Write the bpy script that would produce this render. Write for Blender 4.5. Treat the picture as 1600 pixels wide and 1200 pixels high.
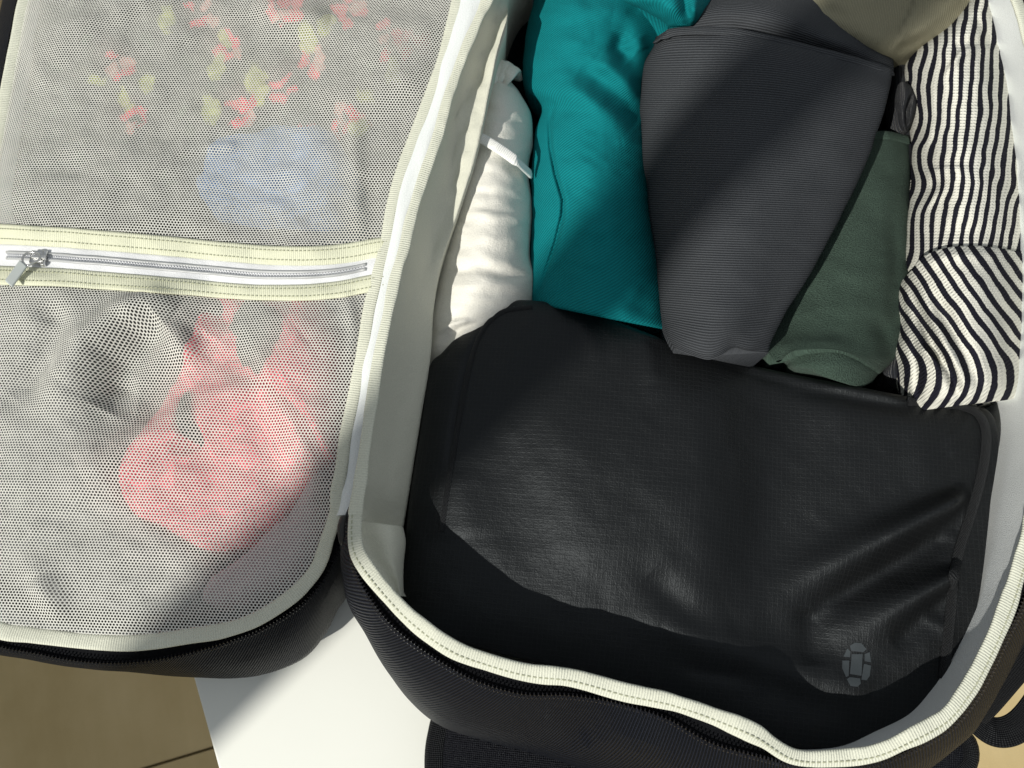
import bpy, math, random
import numpy as np
from mathutils import Vector

# ------------------------------------------------------------------ camera, light, exposure
for o in list(bpy.data.objects):
    bpy.data.objects.remove(o)
SC = bpy.context.scene
COL = SC.collection
TILT = math.radians(16.0)
FPX = 1255.0                                   # focal length in photo pixels (1600 wide)
CAM = np.array([0.0, -0.44 * math.sin(TILT), 0.10 + 0.44 * math.cos(TILT)])
SUN_AZ = math.radians(44.5)                    # light travels towards (+x, +y)
SUN_EL = math.radians(42.0)
SUN_STRENGTH = 4.1
WORLD_STRENGTH = 0.38

cam_d = bpy.data.cameras.new('camera')
cam_d.sensor_fit = 'HORIZONTAL'
cam_d.angle = 2 * math.atan(800 / FPX)
cam_d.clip_start = 0.01
cam_d.clip_end = 50
cam = bpy.data.objects.new('camera', cam_d)
COL.objects.link(cam)
cam.location = CAM
cam.rotation_euler = (TILT, 0, 0)
SC.camera = cam
cam_d.dof.use_dof = True
cam_d.dof.focus_distance = 0.43
cam_d.dof.aperture_fstop = 13.0

w = bpy.data.worlds.new('World')
SC.world = w
w.use_nodes = True
bgn = w.node_tree.nodes['Background']
bgn.inputs['Color'].default_value = (0.90, 0.96, 1.0, 1)
bgn.inputs['Strength'].default_value = WORLD_STRENGTH

sd = bpy.data.lights.new('sun', 'SUN')
sd.energy = SUN_STRENGTH
sd.angle = math.radians(0.55)
sd.color = (1.0, 0.97, 0.885)
so = bpy.data.objects.new('sun', sd)
COL.objects.link(so)
ld = Vector((math.cos(SUN_EL) * math.cos(SUN_AZ), math.cos(SUN_EL) * math.sin(SUN_AZ), -math.sin(SUN_EL)))
so.rotation_euler = ld.to_track_quat('-Z', 'Y').to_euler()
so.location = -ld * 3
vs = SC.view_settings
vs.view_transform = 'Standard'
vs.look = 'None'
vs.exposure = 0.0
vs.gamma = 1.0

# ------------------------------------------------------------------ pixel <-> world
FW = np.array([0, math.sin(TILT), -math.cos(TILT)])
UP = np.array([0, math.cos(TILT), math.sin(TILT)])

def unp(px, py, z):
    """photo pixel + height -> world xyz"""
    px, py, z = np.broadcast_arrays(np.asarray(px, float), np.asarray(py, float), np.asarray(z, float))
    a = (px - 800) / FPX
    b = (600 - py) / FPX
    dx = a
    dy = FW[1] + UP[1] * b
    dz = FW[2] + UP[2] * b
    s = (z - CAM[2]) / dz
    return np.stack([CAM[0] + dx * s, CAM[1] + dy * s, z], -1)

def prj(P):
    d = np.asarray(P, float) - CAM
    dep = d @ FW
    return 800 + FPX * d[..., 0] / dep, 600 - FPX * (d @ UP) / dep

# ------------------------------------------------------------------ numeric helpers
def sm(x):
    x = np.clip(x, 0, 1)
    return x * x * (3 - 2 * x)

_rng = np.random.RandomState(7)
_tab = _rng.rand(256, 256)

def vnoise(x, y, seed=0):
    x = np.asarray(x, float) + seed * 17.31
    y = np.asarray(y, float) + seed * 9.77
    xi = np.floor(x).astype(int); yi = np.floor(y).astype(int)
    fx = x - xi; fy = y - yi
    fx = fx * fx * fx * (fx * (fx * 6 - 15) + 10); fy = fy * fy * fy * (fy * (fy * 6 - 15) + 10)
    g = lambda i, j: _tab[i % 256, j % 256]
    a = g(xi, yi) * (1 - fx) + g(xi + 1, yi) * fx
    b = g(xi, yi + 1) * (1 - fx) + g(xi + 1, yi + 1) * fx
    return (a * (1 - fy) + b * fy) * 2 - 1

def fbm(x, y, seed=0, octv=3):
    s = 0; a = 1; t = 0
    for k in range(octv):
        s = s + a * vnoise(x * 2 ** k, y * 2 ** k, seed + k * 3); t += a; a *= 0.5
    return s / t

def catmull(pts, n, closed=False, uniform=False):
    """resample control points (k,d) to n points along a centripetal-ish spline"""
    P = np.asarray(pts, float)
    k = len(P)
    if closed:
        Q = np.vstack([P[-1], P, P[0], P[1]]); segs = k
    else:
        Q = np.vstack([2 * P[0] - P[1], P, 2 * P[-1] - P[-2]]); segs = k - 1
    m = max(12, int(4 * n / segs))
    out = []
    for i in range(segs):
        p0, p1, p2, p3 = Q[i], Q[i + 1], Q[i + 2], Q[i + 3]
        t = np.linspace(0, 1, m, endpoint=False)[:, None]
        out.append(0.5 * ((2 * p1) + (-p0 + p2) * t + (2 * p0 - 5 * p1 + 4 * p2 - p3) * t ** 2 + (-p0 + 3 * p1 - 3 * p2 + p3) * t ** 3))
    D = np.vstack(out + [Q[segs + 1][None]])
    if uniform:
        s = np.arange(len(D), dtype=float)
    else:
        s = np.concatenate([[0], np.cumsum(np.linalg.norm(np.diff(D, axis=0), axis=1))])
    tt = np.linspace(0, s[-1], n + 1)[:-1] if closed else np.linspace(0, s[-1], n)
    return np.stack([np.interp(tt, s, D[:, j]) for j in range(D.shape[1])], 1)

def polydist(px, py, poly):
    """distance and signed side to an open polyline, in pixels"""
    best = np.full(np.shape(px), 1e9); side = np.zeros(np.shape(px)); tpar = np.zeros(np.shape(px))
    n = len(poly) - 1
    for i in range(n):
        ax, ay = poly[i]; bx, by = poly[i + 1]
        vx, vy = bx - ax, by - ay
        L = vx * vx + vy * vy
        t = np.clip(((px - ax) * vx + (py - ay) * vy) / L, 0, 1)
        dx, dy = px - (ax + t * vx), py - (ay + t * vy)
        d = np.hypot(dx, dy)
        c = vx * (py - ay) - vy * (px - ax)
        m = d < best
        best = np.where(m, d, best); side = np.where(m, np.sign(c), side); tpar = np.where(m, (i + t) / n, tpar)
    return best, side, tpar

def folds(px, py, lst):
    """sum of ridges: (polyline, width_px, amplitude_m, kind) kind r=ridge, s=step (raised on the right-hand side)"""
    z = np.zeros(np.shape(px))
    for f in lst:
        poly, wd, amp = f[0], f[1], f[2]
        kind = f[3] if len(f) > 3 else 'r'
        d, s, t = polydist(px, py, poly)
        if kind == 'r':
            taper = np.sqrt(np.clip(np.sin(np.pi * np.clip(t, 0.02, 0.98)) * 1.6, 0, 1))
            z += amp * np.exp(-(d / wd) ** 2) * taper
        elif kind == 's':          # crisp ledge fading away from the line
            z += amp * np.where(s > 0, 1 - np.exp(-(d / wd) ** 2 * 4), 0) * np.exp(-d / (wd * 6))
        elif kind == 'd':          # tension ridge: high and narrow at its start, low and wide at its end
            z += amp * (1 - t) * sm((t + 0.02) / 0.16) * np.exp(-(d / (wd * (0.45 + 1.5 * t))) ** 2)
        elif kind == 'a':          # asymmetric wrinkle: sharp on one side
            taper = np.sqrt(np.clip(np.sin(np.pi * np.clip(t, 0.02, 0.98)) * 1.6, 0, 1))
            z += amp * np.where(s > 0, np.exp(-(d / wd) ** 2), np.exp(-(d / (wd * 0.3)) ** 2)) * taper
    return z

# ------------------------------------------------------------------ mesh helpers
def mesh_obj(name, V, F, mat, parent=None, uv=None, smooth=True, col=None):
    me = bpy.data.meshes.new(name)
    V = np.asarray(V, float).reshape(-1, 3)
    if isinstance(F, np.ndarray):
        n, k = F.shape
        me.vertices.add(len(V)); me.vertices.foreach_set('co', V.ravel())
        me.loops.add(n * k); me.loops.foreach_set('vertex_index', F.ravel().astype(np.int32))
        me.polygons.add(n)
        me.polygons.foreach_set('loop_start', (np.arange(n) * k).astype(np.int32))
        me.update(calc_edges=True)
    else:
        me.from_pydata(V.tolist(), [], F)
        me.update()
    me.validate()
    me.polygons.foreach_set('use_smooth', [smooth] * len(me.polygons))
    if uv is not None:
        ly = me.uv_layers.new(name='UVMap')
        vi = np.zeros(len(me.loops), np.int32); me.loops.foreach_get('vertex_index', vi)
        ly.data.foreach_set('uv', np.asarray(uv, float).reshape(-1, 2)[vi].ravel())
    if col is not None:
        at = me.attributes.new('print_colour', 'FLOAT_COLOR', 'POINT')
        c = np.ones((len(V), 4)); c[:, :3] = np.asarray(col).reshape(-1, 3)
        at.data.foreach_set('color', c.ravel())
    o = bpy.data.objects.new(name, me)
    COL.objects.link(o)
    if mat:
        me.materials.append(mat)
    if parent:
        o.parent = parent
        o.matrix_parent_inverse = parent.matrix_world.inverted()
    return o

def gridF(n, m, closed_v=False, flip=False, off=0):
    i = np.arange(n - 1)[:, None]
    j = np.arange(m if closed_v else m - 1)[None, :]
    j2 = (j + 1) % m
    a = i * m + j; b = i * m + j2; c = (i + 1) * m + j2; d = (i + 1) * m + j
    f = np.stack(np.broadcast_arrays(a, b, c, d), -1).reshape(-1, 4) + off
    return f[:, ::-1] if flip else f

def grid_uv(G):
    """metric uv for an (n,m,3) grid"""
    n, m, _ = G.shape
    du = np.linalg.norm(np.diff(G, axis=0), axis=2)
    dv = np.linalg.norm(np.diff(G, axis=1), axis=2)
    u = np.concatenate([[0], np.cumsum(du.mean(1))])
    v = np.concatenate([[0], np.cumsum(dv.mean(0))])
    U, Vv = np.meshgrid(u, v - v.mean(), indexing='ij')
    return np.stack([Vv, U], -1)

def empty(name, loc, label=None, cat=None, group=None):
    o = bpy.data.objects.new(name, None)
    COL.objects.link(o)
    o.location = loc
    o.empty_display_size = 0.02
    bpy.context.view_layer.update()
    if label:
        tag(o, label, cat, group)
    return o

def tag(o, label=None, cat=None, group=None, kind=None):
    if label: o['label'] = label
    if cat: o['category'] = cat
    if group: o['group'] = group
    if kind: o['kind'] = kind
    return o

class MB:
    def __init__(s): s.V = []; s.F = []; s.n = 0
    def add(s, V, F):
        V = np.asarray(V, float).reshape(-1, 3)
        s.V.append(V); s.F += [[int(k) + s.n for k in f] for f in F]; s.n += len(V)
    def box(s, c, ax, ay, az):
        """centre + three half-axis vectors"""
        c = np.asarray(c, float); ax, ay, az = map(lambda q: np.asarray(q, float), (ax, ay, az))
        V = [c + i * ax + j * ay + k * az for k in (-1, 1) for j in (-1, 1) for i in (-1, 1)]
        s.add(V, [(0, 2, 3, 1), (4, 5, 7, 6), (0, 1, 5, 4), (2, 6, 7, 3), (0, 4, 6, 2), (1, 3, 7, 5)])
    def tube(s, path, r, k=8, closed=False):
        P = np.asarray(path, float); n = len(P)
        T = (np.roll(P, -1, 0) - np.roll(P, 1, 0)) if closed else np.gradient(P, axis=0)
        T /= np.linalg.norm(T, axis=1)[:, None] + 1e-12
        ref = np.array([0, 0, 1.0])
        A = np.cross(T, ref); bad = np.linalg.norm(A, axis=1) < 1e-3; A[bad] = [1, 0, 0]
        A /= np.linalg.norm(A, axis=1)[:, None]
        B = np.cross(A, T)
        r = np.broadcast_to(np.asarray(r, float), (n,))
        th = np.arange(k) * 2 * np.pi / k
        V = P[:, None] + r[:, None, None] * (np.cos(th)[None, :, None] * A[:, None] + np.sin(th)[None, :, None] * B[:, None])
        F = []
        for i in range(n if closed else n - 1):
            i2 = (i + 1) % n
            for j in range(k):
                j2 = (j + 1) % k
                F.append((i * k + j, i * k + j2, i2 * k + j2, i2 * k + j))
        if not closed:
            F.append(tuple(range(k))[::-1]); F.append(tuple((n - 1) * k + j for j in range(k)))
        s.add(V.reshape(-1, 3), F)
    def build(s, name, mat, parent=None, smooth=False):
        return mesh_obj(name, np.vstack(s.V), s.F, mat, parent, smooth=smooth)

def bevel(o, wd, seg=2):
    m = o.modifiers.new('bevel', 'BEVEL'); m.width = wd; m.segments = seg
    m.limit_method = 'ANGLE'; m.angle_limit = math.radians(40)
    return o

# ------------------------------------------------------------------ materials
def lin(r, g, b):
    f = lambda c: c / 12.92 if c <= 0.04045 else ((c + 0.055) / 1.055) ** 2.4
    return tuple(f(v / 255) for v in (r, g, b)) + (1,)

class NT:
    def __init__(s, name):
        s.m = bpy.data.materials.new(name); s.m.use_nodes = True
        s.t = s.m.node_tree; s.b = s.t.nodes['Principled BSDF']
    def n(s, typ, **kw):
        nd = s.t.nodes.new(typ)
        for k, v in kw.items():
            if k in nd.inputs.keys() if isinstance(k, str) else False: nd.inputs[k].default_value = v
            else: setattr(nd, k, v)
        return nd
    def l(s, a, b): s.t.links.new(a, b)
    def math(s, op, a, b=None, c=None):
        nd = s.t.nodes.new('ShaderNodeMath'); nd.operation = op
        for i, v in enumerate((a, b, c)):
            if v is None: continue
            if isinstance(v, (int, float)): nd.inputs[i].default_value = v
            else: s.l(v, nd.inputs[i])
        return nd.outputs[0]
    def uv(s):
        nd = s.t.nodes.new('ShaderNodeUVMap'); nd.uv_map = 'UVMap'
        sp = s.t.nodes.new('ShaderNodeSeparateXYZ'); s.l(nd.outputs[0], sp.inputs[0])
        return nd.outputs[0], sp.outputs[0], sp.outputs[1]
    def obj(s):
        nd = s.t.nodes.new('ShaderNodeTexCoord'); return nd.outputs['Object']
    def noise(s, vec, scale, detail=3, rough=0.55):
        nd = s.t.nodes.new('ShaderNodeTexNoise')
        nd.inputs['Scale'].default_value = scale; nd.inputs['Detail'].default_value = detail; nd.inputs['Roughness'].default_value = rough
        s.l(vec, nd.inputs['Vector']); return nd.outputs[0]
    def ramp(s, fac, stops):
        nd = s.t.nodes.new('ShaderNodeValToRGB')
        e = nd.color_ramp.elements
        while len(e) < len(stops): e.new(0.5)
        for el, (p, c) in zip(e, stops): el.position = p; el.color = c
        s.l(fac, nd.inputs[0]); return nd.outputs[0]
    def mix(s, fac, a, b, mode='MIX'):
        nd = s.t.nodes.new('ShaderNodeMix'); nd.data_type = 'RGBA'; nd.blend_type = mode
        for sock, v in ((nd.inputs[0], fac), (nd.inputs[6], a), (nd.inputs[7], b)):
            if isinstance(v, (int, float, tuple)): sock.default_value = v
            else: s.l(v, sock)
        return nd.outputs[2]
    def bump(s, h, strength, dist):
        nd = s.t.nodes.new('ShaderNodeBump'); nd.inputs['Strength'].default_value = strength; nd.inputs['Distance'].default_value = dist
        s.l(h, nd.inputs['Height']); s.l(nd.outputs[0], s.b.inputs['Normal'])

def scale_c(c, k): return (c[0] * k, c[1] * k, c[2] * k, 1)

def fabric(name, color, pattern='plain', pitch=0.0018, angle=0.0, depth=0.0004, rough=0.85, sheen=0.0, contrast=0.25,
           var=0.10, spec=0.2, fuzz=0.0003, grain=0.35, translucent=0.0, stripe=None, vcol=False, crease=0.0):
    """woven or knitted cloth; all patterns run in metric uv"""
    N = NT(name); b = N.b
    uvv, u, v = N.uv()
    ca, sa = math.cos(angle), math.sin(angle)
    p = N.math('ADD', N.math('MULTIPLY', u, ca), N.math('MULTIPLY', v, sa))
    q = N.math('ADD', N.math('MULTIPLY', u, -sa), N.math('MULTIPLY', v, ca))
    nz = N.noise(uvv, 260, 3)
    big = N.noise(uvv, 22, 4)
    fine = N.noise(uvv, 1150, 2, 0.7)
    k = 2 * math.pi / pitch
    jit = N.math('MULTIPLY', N.math('SUBTRACT', nz, 0.5), 1.1)
    if pattern == 'rib':            # lines across v
        h = N.math('SINE', N.math('ADD', N.math('MULTIPLY', q, k), jit))
    elif pattern == 'twill':
        h = N.math('SINE', N.math('ADD', N.math('MULTIPLY', N.math('ADD', p, q), k * 0.7071), jit))
    elif pattern == 'weave':
        h = N.math('MULTIPLY', N.math('SINE', N.math('ADD', N.math('MULTIPLY', p, k), jit)), N.math('SINE', N.math('ADD', N.math('MULTIPLY', q, k), jit)))
    elif pattern == 'ripstop':
        g1 = N.math('POWER', N.math('ABSOLUTE', N.math('SINE', N.math('ADD', N.math('MULTIPLY', p, k * 0.5), N.math('MULTIPLY', jit, 0.3)))), 30)
        g2 = N.math('POWER', N.math('ABSOLUTE', N.math('SINE', N.math('ADD', N.math('MULTIPLY', q, k * 0.5), N.math('MULTIPLY', jit, 0.3)))), 30)
        h = N.math('SUBTRACT', N.math('MULTIPLY', N.math('MAXIMUM', g1, g2), 2.0), 1.0)
    elif pattern == 'knit':
        h = N.math('MULTIPLY', N.math('SINE', N.math('MULTIPLY', q, k)), N.math('ADD', N.math('MULTIPLY', N.math('SINE', N.math('MULTIPLY', p, k * 0.8)), 0.4), 0.6))
    else:
        h = N.math('MULTIPLY', N.math('SUBTRACT', fine, 0.5), 2.0)
    h01 = N.math('MULTIPLY_ADD', h, 0.5, 0.5)
    if vcol:
        at = N.t.nodes.new('ShaderNodeAttribute'); at.attribute_name = 'print_colour'
        base = at.outputs['Color']
    elif stripe:
        col2, sp, duty = stripe
        sj = N.math('MULTIPLY', N.math('SUBTRACT', N.noise(uvv, 900, 2), 0.5), 0.12)
        sf = N.math('FRACT', N.math('ADD', N.math('DIVIDE', u, sp), N.math('ADD', sj, 50.0)))
        msk = N.math('MULTIPLY', N.math('SMOOTH_MAX', 0.0, N.math('SUBTRACT', duty, sf), 0.02), 25)
        msk = N.math('MINIMUM', msk, 1.0)
        base = N.mix(msk, color, col2)
    else:
        base = N.mix(0.0, color, color)
    # pattern contrast, dye variation, fibres
    m1 = N.math('MULTIPLY_ADD', h01, contrast, 1 - contrast * 0.6)
    m2 = N.math('MULTIPLY_ADD', N.math('SUBTRACT', big, 0.5), 2 * var, 1.0)
    m3 = N.math('MULTIPLY_ADD', N.math('SUBTRACT', fine, 0.5), grain, 1.0)
    mm = N.math('MULTIPLY', N.math('MULTIPLY', m1, m2), m3)
    cm = N.t.nodes.new('ShaderNodeCombineXYZ')
    for i in range(3): N.l(mm, cm.inputs[i])
    colr = N.mix(1.0, base, cm.outputs[0], 'MULTIPLY')
    N.l(colr, b.inputs['Base Color'])
    b.inputs['Roughness'].default_value = rough
    b.inputs['Specular IOR Level'].default_value = spec
    if max(color[:3]) < 0.02: b.inputs['Specular Tint'].default_value = (0.86, 0.93, 1.0, 1)
    if sheen:
        b.inputs['Sheen Weight'].default_value = sheen; b.inputs['Sheen Roughness'].default_value = 0.45
    hh = N.math('ADD', N.math('MULTIPLY', h, depth * 0.5), N.math('MULTIPLY', N.math('SUBTRACT', fine, 0.5), fuzz))
    if crease:
        cr = N.noise(uvv, 75, 4, 0.6)
        hh = N.math('ADD', hh, N.math('MULTIPLY', cr, crease))
    nd = N.t.nodes.new('ShaderNodeBump'); nd.inputs['Strength'].default_value = 1.0; nd.inputs['Distance'].default_value = 1.0
    N.l(hh, nd.inputs['Height']); N.l(nd.outputs[0], b.inputs['Normal'])
    if translucent:
        tr = N.t.nodes.new('ShaderNodeBsdfTranslucent'); N.l(colr, tr.inputs['Color'])
        mx = N.t.nodes.new('ShaderNodeMixShader'); mx.inputs[0].default_value = translucent
        out = N.t.nodes['Material Output']
        N.l(b.outputs[0], mx.inputs[1]); N.l(tr.outputs[0], mx.inputs[2]); N.l(mx.outputs[0], out.inputs['Surface'])
    return N.m

def plain(name, color, rough=0.5, spec=0.4, metal=0.0, nscale=40, var=0.08, bump=0.0, bscale=600):
    N = NT(name); ob = N.obj()
    nz = N.noise(ob, nscale, 4)
    c = N.ramp(nz, [(0.3, scale_c(color, 1 - var)), (0.7, scale_c(color, 1 + var))])
    N.l(c, N.b.inputs['Base Color'])
    N.b.inputs['Roughness'].default_value = rough
    N.b.inputs['Specular IOR Level'].default_value = spec
    N.b.inputs['Metallic'].default_value = metal
    if bump:
        N.bump(N.noise(ob, bscale, 3), 1.0, bump)
    return N.m

M = {}
M['teal'] = fabric('teal_twill', (0.003, 0.185, 0.205, 1), 'twill', 0.0017, 0.2, 0.00030, 0.85, 0.0, 0.35, 0.06, spec=0.12)
M['rib_grey'] = fabric('charcoal_rib', (0.056, 0.060, 0.067, 1), 'rib', 0.00145, 0.0, 0.0004, 0.9, 0.0, 0.75, 0.06, spec=0.06, grain=1.0)
M['green'] = fabric('dark_green_fleece', (0.050, 0.078, 0.062, 1), 'plain', 0.001, 0, 0.0003, 0.9, 0.04, 0.15, 0.14, spec=0.06, fuzz=0.0011, grain=1.8)
M['olive'] = fabric('khaki_knit', (0.25, 0.235, 0.165, 1), 'rib', 0.0016, 1.57, 0.0002, 0.9, 0.0, 0.15, 0.06, spec=0.1)
M['white_cloth'] = fabric('white_jersey', (0.78, 0.76, 0.70, 1), 'plain', 0.001, 0, 0.00012, 0.9, 0.0, 0.05, 0.03, spec=0.1, crease=0.0009)
M['white_band'] = fabric('white_elastic', (0.86, 0.86, 0.84, 1), 'rib', 0.0012, 1.57, 0.0002, 0.85, 0.0, 0.1, 0.02, spec=0.1)
M['stripe'] = fabric('striped_knit', (0.72, 0.71, 0.64, 1), 'knit', 0.0016, 0, 0.0005, 0.9, 0.0, 0.22, 0.04, spec=0.08, stripe=((0.014, 0.014, 0.022, 1), 0.0062, 0.49))
M['navy'] = fabric('dark_navy_rib', (0.022, 0.024, 0.030, 1), 'rib', 0.0019, 1.57, 0.0009, 0.9, 0.1, 0.6, 0.05, spec=0.1)
M['dark_under'] = fabric('gap_shade_dark', (0.006, 0.010, 0.010, 1), 'plain', 0.001, 0, 0.0002, 0.9, 0.0, 0.1, spec=0.05)  # shade of the deep gaps put into the colour
M['cube'] = fabric('black_ripstop', (0.0070, 0.0074, 0.0078, 1), 'ripstop', 0.0025, 0.0, 0.00005, 0.50, 0.0, 0.55, 0.08, spec=0.33, fuzz=0.00022, grain=1.1, crease=0.0007)
M['cube_side'] = fabric('black_mesh_side', (0.010, 0.010, 0.011, 1), 'weave', 0.0012, 0.4, 0.0002, 0.6, 0.0, 0.4, spec=0.15)
M['cube_pipe'] = fabric('black_piping', (0.016, 0.016, 0.017, 1), 'weave', 0.0010, 0.5, 0.0006, 0.5, 0.0, 0.8, spec=0.35, fuzz=0.0005)
M['shell'] = fabric('black_nylon_twill', (0.0075, 0.0088, 0.0140, 1), 'twill', 0.00175, -0.47, 0.0007, 0.5, 0.0, 1.3, 0.08, spec=0.16)
M['tape'] = fabric('black_zip_tape', (0.007, 0.007, 0.009, 1), 'weave', 0.0009, 0.5, 0.0004, 0.55, 0.0, 0.8, spec=0.18, fuzz=0.0006)
M['pad'] = fabric('black_spacer_mesh', (0.007, 0.007, 0.010, 1), 'weave', 0.0016, 0.7, 0.0006, 0.5, 0.0, 0.9, spec=0.18, fuzz=0.0008, grain=1.2, crease=0.0012)
M['webbing'] = fabric('black_webbing', (0.008, 0.008, 0.009, 1), 'weave', 0.0015, 0.785, 0.0006, 0.5, 0.0, 0.9, spec=0.2)
M['teeth'] = plain('black_nylon_teeth', (0.02, 0.02, 0.024, 1), 0.25, 0.6)
M['trim'] = fabric('cream_grosgrain', (0.66, 0.67, 0.57, 1), 'rib', 0.0013, 1.5708, 0.00020, 0.85, 0.0, 0.10, 0.10, spec=0.10, crease=0.0006)
M['band'] = fabric('cream_tape', (0.70, 0.71, 0.55, 1), 'rib', 0.0012, 1.5708, 0.00016, 0.85, 0.0, 0.08, 0.05, spec=0.12)
M['lining'] = fabric('pale_grey_lining', (0.68, 0.68, 0.58, 1), 'weave', 0.0009, 0.3, 0.00012, 0.7, 0.0, 0.08, 0.04, spec=0.15, crease=0.0011)
M['lining_white'] = fabric('white_lining', (0.78, 0.81, 0.82, 1), 'weave', 0.0009, 0.3, 0.00006, 0.5, 0.0, 0.04, 0.03, spec=0.3)
M['net'] = fabric('white_net', (0.82, 0.82, 0.77, 1), 'plain', 0.001, 0, 0.0, 0.8, 0.0, 0.0, 0.02, spec=0.1, fuzz=0.0, grain=0.05, translucent=0.25)
M['zip_white'] = fabric('white_zip_tape', (0.76, 0.77, 0.80, 1), 'weave', 0.0008, 0.4, 0.0001, 0.8, 0.0, 0.06, 0.02, spec=0.1)
M['zip_coil'] = plain('grey_zip_coil', (0.42, 0.43, 0.44, 1), 0.35, 0.5)
M['thread'] = plain('olive_thread', (0.40, 0.41, 0.30, 1), 0.8, 0.1)
M['thread_dark'] = plain('black_thread', (0.05, 0.05, 0.05, 1), 0.7, 0.2)
M['metal'] = plain('zip_metal', (0.62, 0.62, 0.62, 1), 0.22, 0.5, 0.9)
M['pull'] = plain('grey_pull', (0.52, 0.56, 0.55, 1), 0.35, 0.5)
M['rubber'] = plain('dark_rubber', (0.02, 0.019, 0.019, 1), 0.4, 0.4)
M['logo'] = plain('grey_logo_print', (0.040, 0.048, 0.054, 1), 0.6, 0.2, var=0.12, nscale=120)
M['table'] = plain('white_laminate', (0.84, 0.85, 0.80, 1), 0.35, 0.4, var=0.015, nscale=6, bump=0.00002)
M['wallpaint'] = plain('white_wall_paint', (0.7, 0.7, 0.68, 1), 0.7, 0.2)
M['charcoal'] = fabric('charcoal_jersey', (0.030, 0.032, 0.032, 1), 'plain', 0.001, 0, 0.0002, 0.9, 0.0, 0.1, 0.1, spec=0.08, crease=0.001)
M['pink'] = fabric('pink_jersey', (0.66, 0.10, 0.14, 1), 'plain', 0.001, 0, 0.0002, 0.9, 0.0, 0.1, 0.08, spec=0.08, crease=0.001)
M['denim'] = fabric('blue_denim', (0.10, 0.19, 0.38, 1), 'plain', 0.0018, 0, 0.0003, 0.9, 0.0, 0.2, 0.14, spec=0.08)
M['pale'] = fabric('pale_grey_jersey', (0.13, 0.13, 0.135, 1), 'plain', 0.001, 0, 0.0002, 0.9, 0.0, 0.05, 0.05, spec=0.08, crease=0.001)
M['lilac'] = fabric('pale_lilac_cotton', (0.46, 0.36, 0.39, 1), 'plain', 0.001, 0, 0.0002, 0.9, 0.0, 0.05, 0.05, spec=0.08, crease=0.001)
M['floral'] = fabric('floral_print', (1, 1, 1, 1), 'plain', 0.001, 0, 0.0002, 0.9, 0.0, 0.08, 0.06, spec=0.06, vcol=True)

def tile_mat():
    N = NT('beige_stone_tile'); ob = N.obj()
    mp = N.t.nodes.new('ShaderNodeMapping'); mp.inputs['Scale'].default_value = (14, 2.2, 3); N.l(ob, mp.inputs[0])
    a = N.noise(mp.outputs[0], 1.0, 6, 0.6)
    b2 = N.noise(ob, 9, 5, 0.6)
    c1 = N.ramp(a, [(0.3, (0.41, 0.31, 0.14, 1)), (0.7, (0.55, 0.43, 0.23, 1))])
    c2 = N.ramp(b2, [(0.35, (0.43, 0.33, 0.155, 1)), (0.65, (0.55, 0.44, 0.24, 1))])
    N.l(N.mix(0.5, c1, c2), N.b.inputs['Base Color'])
    N.b.inputs['Roughness'].default_value = 0.45
    return N.m
M['tile'] = tile_mat()
M['grout'] = plain('dark_grout', (0.33, 0.26, 0.14, 1), 0.9, 0.1)

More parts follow.
